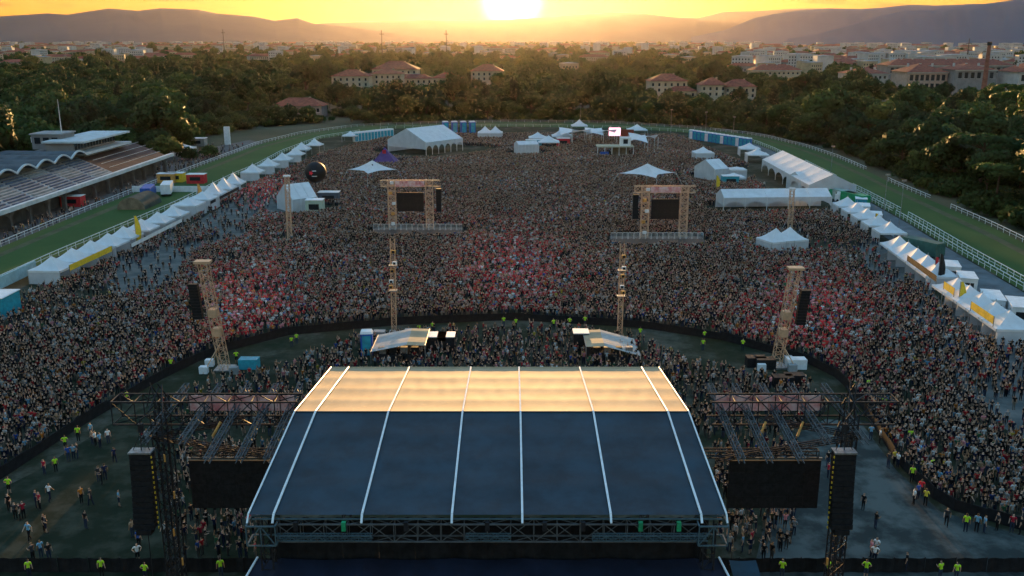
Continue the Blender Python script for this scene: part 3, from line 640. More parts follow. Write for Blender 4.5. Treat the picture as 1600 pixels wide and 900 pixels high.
for q in range(4):
    a0 = math.pi / 4 + q * math.pi / 2; r0 = 6.4; e0 = Vector((math.cos(a0) * r0, math.sin(a0) * r0, .3)); e1 = Vector((math.cos(a0 + math.pi / 2) * r0, math.sin(a0 + math.pi / 2) * r0, .3))
    MB().grid(lambda u, v: g + (e0.lerp(e1, u) * (1 - v) ** 1.15 + Vector((0, 0, 5.6 * v))), 5, 6).build('roof_panel', purple, t, smooth=True)
MB().box(g + Vector((0, -1.6, 4.2)), (1.2, .1, 1.2)).build('red_emblem', red, t); FOOT.append((g.x, g.y, 6))
# star shades on a pole
def star_shade(px, py, w, label, rz=0):
    g = G(px, py); t = thingw('star_shade', g, label, 'sunshade', 'white star sunshades'); c = g + Vector((0, 0, 7.2))
    tips = []
    for k in range(4):
        a = rz + k * math.pi / 2; rr = w * (.5 if k % 2 == 0 else .62); tips.append(g + Vector((math.cos(a) * rr, math.sin(a) * rr, 4.6)))
    for k in range(4):
        a, b = tips[k], tips[(k + 1) % 4]
        def fn(u, v):
            p = a.lerp(b, u); pull = 1 - .38 * math.sin(math.pi * u); p = g + (p - g) * pull; p.z = 4.6
            q = p.lerp(c, v); q.z = 4.6 + 2.6 * v ** 1.6; return q
        MB().grid(fn, 6, 6).build('shade_panel', white_pvc, t, smooth=True)
        MB().bar(a, g + (a - g) * 1.25 - Vector((0, 0, 4.5)), .04, 4).build('guy_rope', whitep, t)
    MB().bar(g, c + Vector((0, 0, .3)), .12, 6).build('pole', steel, t)
    MB().box(c + Vector((0, -1.2, -1.2)), (.5, 1.6, .5), .3).build('dark_emblem', blackbox, t)
star_shade(583, 290, 14, 'white star sunshade above the crowd right of the black balloon')
star_shade(1010, 296, 16, 'white star sunshade above the right goal-post frame', .1)
# wavy shade sails at the back
for i, (px, py, wd, lab) in enumerate(((898, 226, 12, 'white wavy shade sail nearest the red stall'), (917, 227, 12, 'white wavy shade sail in the middle of the back row'), (938, 226, 12, 'white wavy shade sail left of the pink lit screen'), (990, 240, 9, 'white shade sail right of the glass bar'), (1004, 236, 10, 'white shade sail furthest right in the back row'))):
    g = G(px, py); t = thingw('shade_sail', g, lab, 'sunshade', 'shade sails at the back'); s = 1 if i % 2 else -1
    MB().grid(lambda u, v: (g.x + wd * (u - .5), g.y + 8 * (v - .5), 4.6 + s * 2.2 * (u - .5) * (1 if v > .5 else -1) * abs(2 * v - 1) + 1.6 * math.sin(math.pi * u) * .5 + 1.4 * abs(u - .5)), 10, 8).build('sail_cloth', white_pvc, t, smooth=True)
    for a, b in ((-.5, -.5), (.5, -.5), (.5, .5), (-.5, .5)): MB().bar((g.x + wd * a, g.y + 8 * b, 0), (g.x + wd * a, g.y + 8 * b, 5.6), .08, 4).build('post', whitep, t)
# glass bar pavilion, pink lit screen, red wall, stall boxes at the back
g = G(962, 246); t = thingw('bar_pavilion', g, 'open white framed bar pavilion with a tall tower at the back', 'pavilion')
MB().box(g + Vector((0, 4, 3.6)), (13, 7, .35)).build('roof_slab', mat('tan deck', (.40, .36, .26), .7, .2, 1), t)
for i in range(6): MB().bar(g + Vector((-6.3 + i * 2.5, .6, 0)), g + Vector((-6.3 + i * 2.5, .6, 3.5)), .14, 4).build('post', whitep, t)
MB().box(g + Vector((3.6, 4, 5.2)), (3.6, 3.2, 3.0)).build('tower_room', whitep, t); MB().box(g + Vector((3.6, 2.35, 5.3)), (1.6, .1, 1.6)).build('window', glass, t)
MB().box(g + Vector((-4.0, .5, 1.2)), (3, .8, 1.4)).build('counter', bluep, t); MB().box(g + Vector((2, 5, 1.5)), (6, 2, 3.0)).build('back_wall', wood, t); FOOT.append((g.x, g.y + 3, 7))
g = G(960, 224); t = thingw('lit_screen', g, 'small bright pink lit screen on legs at the far end', 'screen')
MB().box(g + Vector((0, 0, 4.6)), (4.6, .3, 3.2)).build('display', mat('lit pink display', (1.0, .45, .55), .5, emit=.13), t); MB().box(g + Vector((0, .25, 4.6)), (5.0, .2, 3.6)).build('casing', dark, t)
for k in (-2, 2): MB().bar(g + Vector((k, 0, 0)), g + Vector((k, 0, 3.2)), .12, 4).build('leg', steel, t)
def boxy(name, px, py, dims, m, label, cat, z=0, group=None, rz=0, parts=True):
    g = G(px, py); t = empty(name, g, label, cat, group, rz); MB().box((0, 0, dims[2] / 2 + z), dims).build('body', m, t)
    if parts:
        MB().box((0, 0, dims[2] + z + .06), (dims[0] * 1.06, dims[1] * 1.06, .12)).build('roof', whitep, t)
        MB().box((0, -dims[1] / 2 - .03, dims[2] * .55 + z), (dims[0] * .6, .06, dims[2] * .4)).build('hatch', glass, t)
    FOOT.append((g.x, g.y, max(dims[0], dims[1]) * .6)); return t
boxy('red_wall', 978, 222, (6, .5, 5), mat('rust red panel', (.30, .06, .035), .7, .2, 1), 'rust red wall panel beside the pink lit screen', 'wall', parts=False)
boxy('red_stall', 880, 229, (5, 3, 3.2), red, 'red stall under a white peak at the back', 'stall')
boxy('teal_stall', 834, 231, (6, 3, 3), teal, 'teal stall below a white peak at the back', 'stall')
boxy('supply_cabin', 515, 317, (5, 3, 2.8), mat('slate cabin', (.08, .10, .13), .6, .2, 1), 'dark cabin with pale roof among the crowd on the left', 'cabin')
boxy('white_kiosk', 493, 334, (4, 3, 3.4), mat('pale green panel', (.40, .48, .40), .6, .15, 1), 'pale green kiosk before the white closed tent', 'kiosk')
boxy('supply_cabin', 1140, 290, (4.5, 3, 2.8), teal, 'teal cabin near the closed gabled tent', 'cabin')
for i, (px, py, l, m) in enumerate(((1548, 488, 6, whitep), (1508, 455, 5, whitep), (1483, 436, 5, whitep), (1366, 352, 5, whitep), (1348, 338, 5, whitep), (1344, 326, 5, teal), (1588, 500, 6, whitep))):
    boxy('storage_container', px, py, (2.6, l, 2.7), m, f'{"teal" if m is teal else "white"} box container behind the right stalls, {ORD[i]} of its line', 'container', group='containers behind the right stalls', rz=R(-18))
# portable toilets
def toilet_set():
    b = MB().box((0, 0, 1.1), (1.15, 1.15, 2.2)); r_ = MB().box((0, 0, 2.3), (1.2, 1.2, .22), 0, .8); d = MB().box((0, -.6, 1.05), (.8, .05, 1.9)); return b, r_, d
tb, trf, td = toilet_set()
TOI = {c: (tb.mesh('body', m), trf.mesh('roof', whitep), td.mesh('door', m2)) for c, m, m2 in (('blue', bluep, teal), ('white', whitep, teal), ('teal', teal, whitep))}
def toilet(g, c, label, group, rz=0, sc=1.0):
    t = empty('portable_toilet', g, label, 'toilet', group, rz); t.scale = (sc, sc, sc); a = TOI[c]; obj('body', a[0], t); obj('roof', a[1], t); obj('door', a[2], t); FOOT.append((g.x, g.y, 1.5 * sc))
for i in range(16):
    toilet(G(1080 + i * 6.0, 217 + i * .95), 'blue' if i % 4 else 'teal', f'{ORD[i]} blue toilet cabin, counted rightwards along the far right lane', 'blue toilets by the far lane', R(-25), 1.6)
for i in range(12):
    toilet(G(556 + i * 5, 221 - i * .55), 'white', f'{ORD[i]} white cabin, counted rightwards in the far left row', 'white cabins by the far left track', R(35), 1.6)
for i in range(4):
    toilet(G(696 + i * 14, 207), 'blue', f'{ORD[i]} blue cabin behind the big marquee, counted from the left', 'blue cabins behind the marquee', .3, 2.1)
toilet(G(574, 553), 'blue', 'blue toilet cabin beside the left gable shelter', None, .1, 1.35)
for i, (px, py) in enumerate(((593, 532), (642, 530))): boxy('equipment_case', px, py, (1.6, 1.2, 1.4), concrete, f'grey equipment case {"left" if i == 0 else "right"} of the left lighting mast', 'case', parts=False)
boxy('dark_tent', 683, 548, (2.4, 2.2, 2.2), blackbox, 'black booth with pale roof right of the left gable shelter', 'booth')
boxy('dark_tent', 698, 548, (2.2, 2.2, 2.2), blackbox, 'second black booth further right of the left gable shelter', 'booth')
boxy('dark_tent', 907, 545, (2.0, 2.0, 2.4), blackbox, 'black booth left of the right gable shelter', 'booth')
for i, (px, py, m) in enumerate(((390, 575, teal), (1240, 600, blackbox), (1222, 603, blackbox), (1195, 575, blackbox), (1180, 572, blackbox), (1243, 575, whitep))):
    boxy('equipment_case', px, py, (2.4, 1.4, 1.3), m, ('teal flight case by the left leaning tower', 'low black case, rightmost of those below the right leaning tower', 'low black case under the right leaning tower', 'black case left of the right leaning tower base', 'black case furthest left near the right leaning tower', 'white case right of the right leaning tower base')[i], 'case', parts=False)
# black balloon with a red mark, tethered above the crowd
g = G(493, 318); c = A(493, 269, g.y); t = thingw('advertising_balloon', g, 'large black round balloon with red mark over the left crowd', 'balloon')
mb = MB(); rr = 2.65
mb.grid(lambda u, v: c + Vector((math.cos(u * 2 * math.pi) * math.sin(v * math.pi), math.sin(u * 2 * math.pi) * math.sin(v * math.pi), math.cos(v * math.pi))) * rr, 24, 14).build('envelope', blackbox, t, smooth=True)
mb = MB()
for k in range(10):
    a = k * math.pi / 5; b = a + math.pi / 5; ra, rb = (.62, .3) if k % 2 == 0 else (.3, .62)
    fr = lambda a_, r_: c + Vector((-.6 + math.cos(a_) * r_, -math.sqrt(max(.1, (rr + .03) ** 2 - (-.6 + math.cos(a_) * r_) ** 2 - (.1 + math.sin(a_) * r_) ** 2)), .1 + math.sin(a_) * r_))
    mb.poly([fr(a, 0), fr(a, ra), fr(b, rb)])
mb.build('red_mark', mat('bright red print', (.75, .03, .05), .5), t)
for dz, wd in ((.55, 1.0), (-.75, 1.3)):
    MB().grid(lambda u, v: (c.x + .2 + wd * (u - .5), c.y - math.sqrt((rr + .03) ** 2 - (.2 + wd * (u - .5)) ** 2 - (dz + .16 * v) ** 2), c.z + dz + .16 * v), 8, 1).build('white_print', whitep, t)
MB().bar(g, c - Vector((0, 0, rr)), .04, 4).build('tether', dark, t)

# ------------------------------------------------------------------ rails and fences
post_me = MB().bar((0, 0, 0), (0, 0, 1.25), .06, 4).mesh('post', whitep)
def rail_line(name, pts, label, step, m=whitep, skip=()):
    t = thingw(name, pts[0], label, 'rail'); d = np.r_[0, np.cumsum([(b - a).length for a, b in zip(pts, pts[1:])])]; n = int(d[-1] / step)
    q = resample(pts, n + 1)
    for seg in range(0, n, 12):
        mb = MB()
        for i in range(seg, min(n, seg + 12)):
            if any(a <= i / n <= b for a, b in skip): continue
            a, b = q[i].copy(), q[i + 1].copy(); a.z = b.z = 1.25; mb.bar(a, b, .075, 4); a.z = b.z = .7; mb.bar(a, b, .04, 4)
        if mb.v: mb.build('rail_tube', m, t)
    for i in range(n + 1):
        if any(a <= i / n <= b for a, b in skip): continue
        obj('post', post_me, t, q[i] - WB[t.name])
def seg(line, a, b): return line[int(a * (NO - 1)):int(b * (NO - 1)) + 1]
rail_line('white_rail', seg(out_w, 0.02, .40), 'white running rail on the grandstand side of the left track', 3.2)
rail_line('white_rail', seg(inn_w, 0.02, .40), 'white running rail between the left track and the stalls', 3.2)
rail_line('dark_rail', seg(out_w, .40, .64), 'rail along the dark trees at the far bend', 4.0, mat('grey rail', (.40, .38, .34), .6, .2, 1))
rail_line('dark_rail', seg(inn_w, .42, .62), 'inner rail of the far bend behind the tents', 4.0, mat('grey rail', (.40, .38, .34), .6, .2, 1))
rail_line('white_rail', seg(inn_w, .62, .985), 'white inner rail between the right track and the service road', 2.6, whitep, [(.53, .56), (.70, .715)])
rail_line('white_rail', [p + Vector((2.2, .8, 0)) for p in seg(inn_w, .76, .985)], 'second white rail on the turf just outside the right inner rail', 2.6, whitep, [(.2, .3), (.52, .55)])
rail_line('white_rail', seg(out_w, .645, .985), 'outer rail below the dark wood on the right', 3.2, whitep, [(.52, .60), (.73, .77)])
# black mesh barrier round the stage pit
BAR = [(-160, 850), (0, 750), (130, 664), (250, 594), (330, 555), (450, 524), (620, 508), (800, 500), (1000, 512), (1130, 532), (1260, 567), (1310, 592), (1350, 642), (1400, 722), (1470, 792), (1600, 830), (1760, 852)]
bar_w = [G(*p) for p in BAR]; ln = sum((b - a).length for a, b in zip(bar_w, bar_w[1:])); nb = int(ln / 2.6); q = resample(bar_w, nb + 1)
t = thingw('black_barrier', q[0], 'long curved black mesh barrier holding the crowd back from the stage', 'barrier')
pan = MB().box((1.25, 0, .6), (2.45, .06, 1.15)).mesh('barrier_panel', black)
for i in range(nb):
    d = q[i + 1] - q[i]; o = obj('barrier_panel', pan, t, q[i] - q[0], math.atan2(d.y, d.x)); o.scale = (d.length / 2.44, 1, random.uniform(.9, 1.08))
dpost = MB().bar((0, 0, 0), (0, 0, 1.25), .06, 4).mesh('post', dark)
t = thingw('black_fence', (-52, 63.9, 0), 'straight black draped fence along the bottom of the picture', 'fence')
for i in range(44): obj('fence_panel', MB().grid(lambda u, v: (2.4 * u, .06 * math.sin(11 * u + i), 1.25 * v), 8, 2).mesh('fence_panel', black), t, (i * 2.4, 0, 0))
for i in range(45): obj('post', dpost, t, (i * 2.4, .12, 0)).scale = (1, 1, 1.02)

# ================================================================== GRANDSTAND
gs = thingw('grandstand', (-122, 235, 0), 'old concrete racecourse grandstand with scalloped canopy on the left', 'grandstand')
darkgrey = mat('sooty concrete', (.10, .09, .085), .9, .3, .4)  # darker tone for pillars, arches and ground floor wall
pale = mat('pale concrete edge', (.50, .54, .56), .8, .15, .4)
seatm = mat('blue grey seats', (.10, .13, .19), .7, .3, .8)
MB().box((-107.2, 235, 4.9), (1.0, 118, .9)).build('parapet', pale, gs)
for i in range(14):
    y = 180 + i * 8.4; MB().box((-108.2, y, 2.2), (.9, .9, 4.4)).build('pillar', darkgrey, gs)
    mb = MB()
    for k in range(8):
        u0, u1 = k / 8, (k + 1) / 8; ar = lambda u: 2.2 + 1.9 * math.sin(math.pi * u) ** .6
        mb.poly([(-107.9, y + 8.4 * u0, ar(u0)), (-107.9, y + 8.4 * u1, ar(u1)), (-107.9, y + 8.4 * u1, 4.45), (-107.9, y + 8.4 * u0, 4.45)])
    mb.build('arch', darkgrey, gs)
MB().box((-112, 236, 2.2), (.4, 118, 4.4)).build('ground_floor_wall', darkgrey, gs)
for b in range(7):                                                   # seating blocks with aisles between
    y0 = 180 + b * 10.6
    for r_ in range(11):
        x = -108.6 - r_ * .95; z = 4.5 + r_ * .42
        MB().box((x, y0 + 4.8, z), (.5, 9.0, .30)).build('seat_row', seatm if (b + r_ // 4) % 3 else concrete, gs)
    MB().poly([(-108.2, y0, 4.2), (-108.2, y0 + 10.6, 4.2), (-119, y0 + 10.6, 8.9), (-119, y0, 8.9)]).build('terrace_slab', concrete, gs)
MB().poly([(-108.2, 254.4, 4.2), (-108.2, 294, 4.2), (-119, 294, 8.6), (-119, 254.4, 8.6)]).build('brick_terrace', mat('terracotta terrace', (.09, .055, .05), .85, .25, .4), gs)
for i in range(5): MB().bar((-108.4 - i * 2.2, 255, 5.1 + i * .95), (-108.4 - i * 2.2, 293, 5.1 + i * .95), .06, 4).build('handrail', pale, gs)
for i in range(9):                                                   # scalloped shell canopy
    y0 = 170 + i * 9.2
    MB().grid(lambda u, v: (-115.6 - 20 * v, y0 + 9.2 * u, 9.7 + 1.5 * math.sin(math.pi * u) * (1 - .75 * v) + 1.2 * v), 10, 6).build('canopy_shell', mat('blue grey roofing', (.07, .085, .10), .7, .3, .4), gs, smooth=True)
    mb = MB()
    for k in range(10):
        u0, u1 = k / 10, (k + 1) / 10; mb.bar((-115.5, y0 + 9.2 * u0, 9.75 + 1.5 * math.sin(math.pi * u0)), (-115.5, y0 + 9.2 * u1, 9.75 + 1.5 * math.sin(math.pi * u1)), .28, 4)
    mb.build('canopy_edge', pale, gs)
    MB().box((-120.5, y0, 9), (.5, .5, 3)).build('canopy_column', concrete, gs)
MB().box((-127, 226, 5), (14, 112, 9.6)).build('rear_building', wall_g, gs)
MB().box((-121, 268, 9.9), (11, 31, .6)).build('gallery_floor', pale, gs)
MB().box((-122.5, 266, 11.6), (7.5, 27, 2.6)).build('gallery_wall', wall_g, gs)
for i in range(14):
    MB().box((-118.72, 254 + i * 1.9, 11.7), (.08, 1.5, 1.7)).build('window', glass, gs)
MB().box((-121, 267, 13.15), (11.5, 31, .5)).build('gallery_roof', pale, gs)
MB().box((-128.5, 262, 12.6), (8, 8.5, 4.0)).build('tower_room', wall_g, gs); MB().box((-128.5, 262, 14.75), (8.8, 9.2, .35)).build('tower_roof', concrete, gs)
for k in (-2.4, 0, 2.4): MB().box((-128.5 + k, 257.7, 13.0), (1.6, .1, 1.7)).build('window', glass, gs)
MB().bar((-126, 262, 14.9), (-126, 262, 24), .14, 5, .05).build('mast', whitep, gs)
MB().box((-132.2, 259, 13.2), (1.5, 1.5, 1.5)).build('water_tank', whitep, gs)
pag_left = row((288, 243), (288, 243), 1, 7, 2.8, 4.2, 'wesn', 'just beyond the end of the grandstand', 'apron tents')
boxy('white_pillar_sign', 356, 226, (2.2, 1, 7), whitep, 'tall white sign box on the terrace beyond the grandstand', 'sign', parts=False)
boxy('flat_kiosk', 308, 228, (7, 4, 3), mat('grey kiosk', (.25, .27, .28), .7, .2, 1), 'flat roofed grey kiosk between the grandstand and the trees', 'kiosk')
# round shed and trucks on the left track crossing
g = G(205, 328); t = thingw('round_shed', g, 'dark green half-round shed standing on the left track', 'shed')
MB().grid(lambda u, v: (g.x + 3.4 * math.cos(math.pi * u), g.y + 11 * v, 3.0 * math.sin(math.pi * u)), 12, 6).build('curved_roof', mat('dark green canvas', (.03, .05, .045), .7, .3, .5), t, smooth=True)
for y in (0, 11): MB().poly([(g.x + 3.4 * math.cos(math.pi * k / 12), g.y + y, 3.0 * math.sin(math.pi * k / 12)) for k in range(13)]).build('end_wall', wood, t)
def truck(px, py, rz, cab, box, label, L_=8):
    g = G(px, py); t = empty('truck', g, label, 'truck', 'parked service trucks', rz)
    MB().box((0, 0, 1.95), (2.5, L_, 2.5)).build('cargo_box', box, t)
    c = MB().box((0, L_ / 2 + 1.2, 1.35), (2.3, 1.9, 1.7)).box((0, L_ / 2 + 1.0, 2.45), (2.2, 1.5, .9), 0, .82).build('cab', cab, t)
    MB().box((0, L_ / 2 + 1.92, 2.3), (1.9, .06, .7)).build('windscreen', glass, c)
    MB().box((0, .6, .6), (1.0, L_ + 2, .25)).build('chassis', dark, t)
    for y in (-L_ / 2 + 1.2, -L_ / 2 + 2.4, L_ / 2 + 1.0):
        for s in (-1, 1): MB().bar((s * .95, y, .5), (s * 1.2, y, .5), .5, 12).build('wheel', blackbox, t)
    for s in (-.7, .7): MB().box((s, L_ / 2 + 2.16, .95), (.35, .05, .2)).build('headlight', whitep, t)
truck(232, 310, R(12), bluep, bluep, 'blue truck beside the round shed on the left track')
truck(262, 304, R(14), bluep, whitep, 'white truck with blue cab nearest the track crossing')
truck(1322, 318, R(20), greenp, mat('pale green box', (.30, .38, .34), .6, .2, 1), 'pale truck with green cab on the service road')
truck(1440, 400, R(28), dark, mat('dark green box', (.05, .12, .10), .6, .2, 1), 'dark green truck behind the right stalls')
truck(1335, 322, R(20), whitep, greenp, 'green box truck next to the pale truck')
for i, (px, py, m, lab) in enumerate(((262, 285, orange, 'orange stall on the left track crossing'), (275, 284, yellow, 'yellow stall on the left track crossing'), (308, 286, red, 'red stall on the left track crossing'), (115, 322, red, 'red stall below the grandstand parapet'))):
    boxy('crossing_stall', px, py, (5, 3, 2.6), m, lab, 'stall')
boxy('white_hoarding', 282, 300, (26, .3, 1.6), whitep, 'low white hoarding across the left track', 'hoarding', parts=False)
boxy('teal_fence', 20, 442, (.3, 16, 2.0), mat('pale teal panel', (.30, .48, .52), .6, .15, 1), 'pale teal fence panels left of the nearest left tents', 'fence', parts=False)
boxy('teal_container', 3, 492, (3.5, 5, 3.2), teal, 'teal container with red and white stripes at the left edge', 'container')
for i, (px, py) in enumerate(((1048, 207), (1102, 212), (1145, 222), (1297, 282), (1405, 352), (907, 195), (1380, 340))):
    g = G(px, py); t = thingw('lamp_mast', g, f'{ORD[i]} thin floodlight mast, counted by its place along the far and right rail', 'lamp', 'floodlight masts')
    MB().bar(g, g + Vector((0, 0, 10)), .10, 5, .05).build('pole', steel, t); MB().box(g + Vector((0, -.2, 10)), (1.0, .3, .35)).build('lamp_head', steel, t)

# ================================================================== BUILDINGS BEYOND THE TREES
LOWZ = []; CLEAR = []                                                # ground kept free of trees (x, y, radius)
def hip_roof(mb, x, y, z, wx, wy, h, o=.6):
    wx += 2 * o; wy += 2 * o; hx, hy = wx / 2, wy / 2; k = min(hx, hy)
    c = [(x - hx, y - hy, z), (x + hx, y - hy, z), (x + hx, y + hy, z), (x - hx, y + hy, z)]
    a, b = ((x - hx + k, y, z + h), (x + hx - k, y, z + h)) if hx >= hy else ((x, y - hy + k, z + h), (x, y + hy - k, z + h))
    if hx >= hy: mb.poly([c[0], c[1], b, a]).poly([c[2], c[3], a, b]).poly([c[1], c[2], b]).poly([c[3], c[0], a])
    else: mb.poly([c[1], c[2], b, a]).poly([c[3], c[0], a, b]).poly([c[0], c[1], a]).poly([c[2], c[3], b])
    mb.poly(c[::-1]); return mb
WIN = {}
def windows(parent, x0, x1, y, z0, rows, n, w, h, dz, trim=None):
    k = (w, h)
    if k not in WIN: WIN[k] = (MB().box((0, 0, 0), (w, .3, h)).mesh('window', glass), MB().box((0, -.06, -h / 2 - .12), (w + .5, .5, .24)).mesh('sill', wall_w))
    for r_ in range(rows):
        for i in range(n):
            o = obj('window', WIN[k][0], parent, Vector((x0 + (x1 - x0) * (i + .5) / n, y - .02, z0 + r_ * dz)) - WB[parent.name]); obj('sill', WIN[k][1], o)
def villa(px, py, blocks, label, wm, cat='villa', group=None):
    g = G(px, py); t = thingw('villa', g, label, cat, group)
    for (dx, dy, wx, wy, h, rh) in blocks:
        MB().box((g.x + dx, g.y + dy, h / 2), (wx, wy, h)).build('wall', wm, t)
        rf = hip_roof(MB(), g.x + dx, g.y + dy, h + .01, wx, wy, rh, 1.0).build('roof', roof_red, t)
        MB().box((g.x + dx + wx * .2, g.y + dy + wy * .1, h + rh * .8), (1.0, 1.0, 2.2)).build('chimney', wall_c, rf)
        windows(t, g.x + dx - wx / 2, g.x + dx + wx / 2, g.y + dy - wy / 2, h - 2.2, 1 if h < 9 else 2, max(2, int(wx / 4)), 1.3, 1.9, -3.4)
        CLEAR.append((g.x + dx, g.y + dy, max(wx, wy) * .75))
    LOWZ.append((g.x - 34, g.x + 46, g.y - 150, g.y - 4)); CLEAR.append((g.x, g.y - 18, 12)); CLEAR.append((g.x + 20, g.y - 18, 12))
villa(552, 152, [(0, 0, 26, 20, 15, 4.5), (22, 18, 24, 20, 16, 3)], 'large cream villa with brown hipped roofs, left of the red roofed one', wall_c)
villa(618, 146, [(0, 10, 34, 24, 18, 6), (8, -16, 44, 12, 12, 3)], 'long villa with tall red hipped roof behind the big marquee', wall_c)
villa(700, 150, [(0, 0, 22, 18, 13, 4), (28, 30, 24, 18, 17, 5)], 'pale villa lost in the glow, right of the tall red roof', wall_c)
villa(470, 182, [(0, 0, 26, 14, 6, 4)], 'low house with wide brown roof at the edge of the left wood', wall_g)
villa(1040, 160, [(0, 0, 24, 18, 14, 4.5), (8, -10, 18, 10, 8, 3)], 'cream villa with two hipped roofs in the right centre wood', wall_c)
villa(1132, 162, [(-9, 0, 16, 14, 12, 4.5), (8, 0, 20, 14, 11, 4.5)], 'cream villa sunk in the trees right of its twin', wall_c)
villa(1305, 166, [(0, 0, 14, 10, 7, 2)], 'tiny yellow house deep in the right wood', mat('ochre render', (.60, .42, .16), .8, .1, 1))
# military style academy on the right
def hall(x0, x1, y, dep, h, rh, n, rows, label, wm, wz=1.8, group='large pale halls with red roofs', ww=2.4, hh=4.2):
    t = thingw('academy_hall', ((x0 + x1) / 2, y, 0), label, 'building', group); cx, wx = (x0 + x1) / 2, x1 - x0
    MB().box((cx, y + dep / 2, h / 2), (wx, dep, h)).build('wall', wm, t)
    MB().box((cx, y - .4, h - .4), (wx + 1, 1.0, .8)).build('cornice', wall_w, t)
    rf = hip_roof(MB(), cx, y + dep / 2, h + .02, wx, dep, rh, 1.2).build('roof', roof_red, t)
    for k in range(int(wx / 9)): MB().box((x0 + 5 + k * 9, y + dep * .45, h + rh * .8), (1.2, 1.2, 2.4)).build('chimney', wall_w, rf)
    windows(t, x0 + 1, x1 - 1, y, h - wz - hh / 2, rows, n, ww, hh, -6.2)
    for k in range(int(wx / 14) + 1): CLEAR.append((x0 + k * 14, y + dep / 2, dep * .75))
    for k in range(int(wx / 12) + 1): CLEAR.append((x0 + k * 12, y - 18, 15))
    LOWZ.append((x0 - 20, x1 + 10, y - 190, y))
hall(255, 285, 720, 24, 15, 4, 8, 2, 'white block with rows of small windows, first of the halls on the right', wall_w, ww=1.6, hh=2)
hall(287, 316, 690, 30, 17, 6, 7, 2, 'red roofed hall with brick base and tall dark windows, third hall from the right', mat('pale brick', (.40, .30, .25), .85, .2, .5))
hall(317, 346, 680, 34, 19, 4, 6, 1, 'grey walled hall with a rooftop storey behind the tall thin chimney', wall_g)
hall(352, 376, 660, 30, 18, 6, 6, 2, 'white hall with red roof right of the tall thin chimney', wall_w)
hall(377, 440, 640, 34, 17, 7, 14, 2, 'long white hall with arched dark windows at the right edge', wall_w)
hall(210, 252, 830, 20, 14, 5, 10, 3, 'pink white apartment row with red roof before the city', wall_c, ww=1.4, hh=1.6)
hall(300, 400, 760, 24, 20, 5, 22, 1, 'very long pale roofed hall behind the other halls', wall_g)
g = Vector((326, 655, 0)); t = thingw('tall_chimney', g, 'tall thin brick red chimney rising above the halls', 'chimney')
MB().bar(g, g + Vector((0, 0, 38)), 2.0, 10, 1.1).build('shaft', brick, t); MB().bar(g + Vector((0, 0, 36)), g + Vector((0, 0, 38.4)), 1.5, 10, 1.6).build('cap', dark, t)
g = G(1517, 212); t = thingw('light_blue_shed', g, 'long light blue flat shed between the dark right trees', 'shed')
shb = mat('light blue sheet', (.22, .42, .50), .6, .2, .5)
MB().box(g + Vector((5, 5, 2.4)), (34, 9, 4.8)).build('wall', shb, t); MB().box(g + Vector((5, 5, 4.95)), (35, 10, .3)).build('roof', pale, t)
for k in range(5): MB().box(g + Vector((-8 + 6 * k, .4, 2.4)), (2, .3, 2.2)).build('window', glass, t)
CLEAR += [(g.x - 8, g.y, 14), (g.x + 6, g.y, 14), (g.x + 18, g.y, 14), (g.x, g.y - 20, 15), (g.x + 15, g.y - 18, 13)]
# thin masts on the horizon
for i, (px, ty, D) in enumerate(((596, 47, 1500), (697, 47, 1500), (348, 46, 1800), (1515, 60, 1200))):
    top = A(px, ty, D); t = thingw('pylon', (top.x, D, 0), f'thin dark mast on the horizon, {("left of the sun", "nearer left of the sun", "over the left wood", "over the right city")[i]}', 'mast', 'masts on the horizon')
    MB().bar((top.x, D, 0), top, 1.3, 4, .5).build('shaft', dark, t); MB().box(top + Vector((0, 0, -6)), (7, .8, .8)).build('crossarm', dark, t)

# ================================================================== FAR TOWN
wmats = [wall_c, wall_w, wall_g, mat('ochre wall', (.42, .32, .20), .85, .2, .3), mat('pale pink wall', (.48, .36, .32), .85, .15, .3)]
HV = []
for i in range(7):
    wx, wy, h, rh = [(14, 10, 8, 3), (22, 12, 12, 3.5), (30, 13, 15, 3), (16, 14, 18, 1.0), (12, 9, 6.5, 3), (40, 14, 17, 3.5), (20, 16, 24, .8)][i]
    a = MB().box((0, 0, h / 2), (wx, wy, h)).mesh('wall', wmats[i % 5]); b = hip_roof(MB(), 0, 0, h + .02, wx, wy, rh).mesh('roof', roof_red if i not in (3, 6) else concrete)
    wn = MB()
    for r_ in range(int(h / 3.2)):
        for k in range(int(wx / 3)): wn.box((-wx / 2 + 1.5 + k * 3, -wy / 2 - .02, 1.8 + r_ * 3.2), (1.2, .12, 1.6))
    HV.append((a, b, wn.mesh('windows', glass)))
town = []
tries = 0
while len(town) < 1500 and tries < 60000:
    tries += 1; Y = 900 * math.exp(rng.uniform(0, 1.95)); px = rng.uniform(-60, 1680); X = (px - 800) / F * Y * .99
    if px > 1180 and Y > 3300: continue
    dens = .9 if px > 1150 else (.5 if px < 260 and Y > 1100 else (.10 if Y < 2200 else .4))
    if px > 1150 and Y < 1000: dens = .35
    if px < 1150 and Y < 1250: dens = .012
    if rng.random() > dens: continue
    if any((X - a) ** 2 + (Y - b) ** 2 < (c + 15) ** 2 for a, b, c in CLEAR): continue
    if any((X - a) ** 2 + (Y - b) ** 2 < 24 ** 2 for a, b, *_ in town[-200:]): continue
    town.append((X, Y, int(rng.integers(0, 7)), float(rng.choice([0, .2, -.3, .6, 1.4]) + rng.uniform(-.1, .1))))
town.sort(key=lambda q: q[1])
wcol = ['cream', 'white', 'grey', 'ochre', 'pink', 'cream', 'white']
hgt = ['small', 'mid height', 'long', 'flat roofed', 'low', 'very long', 'tall flat roofed']
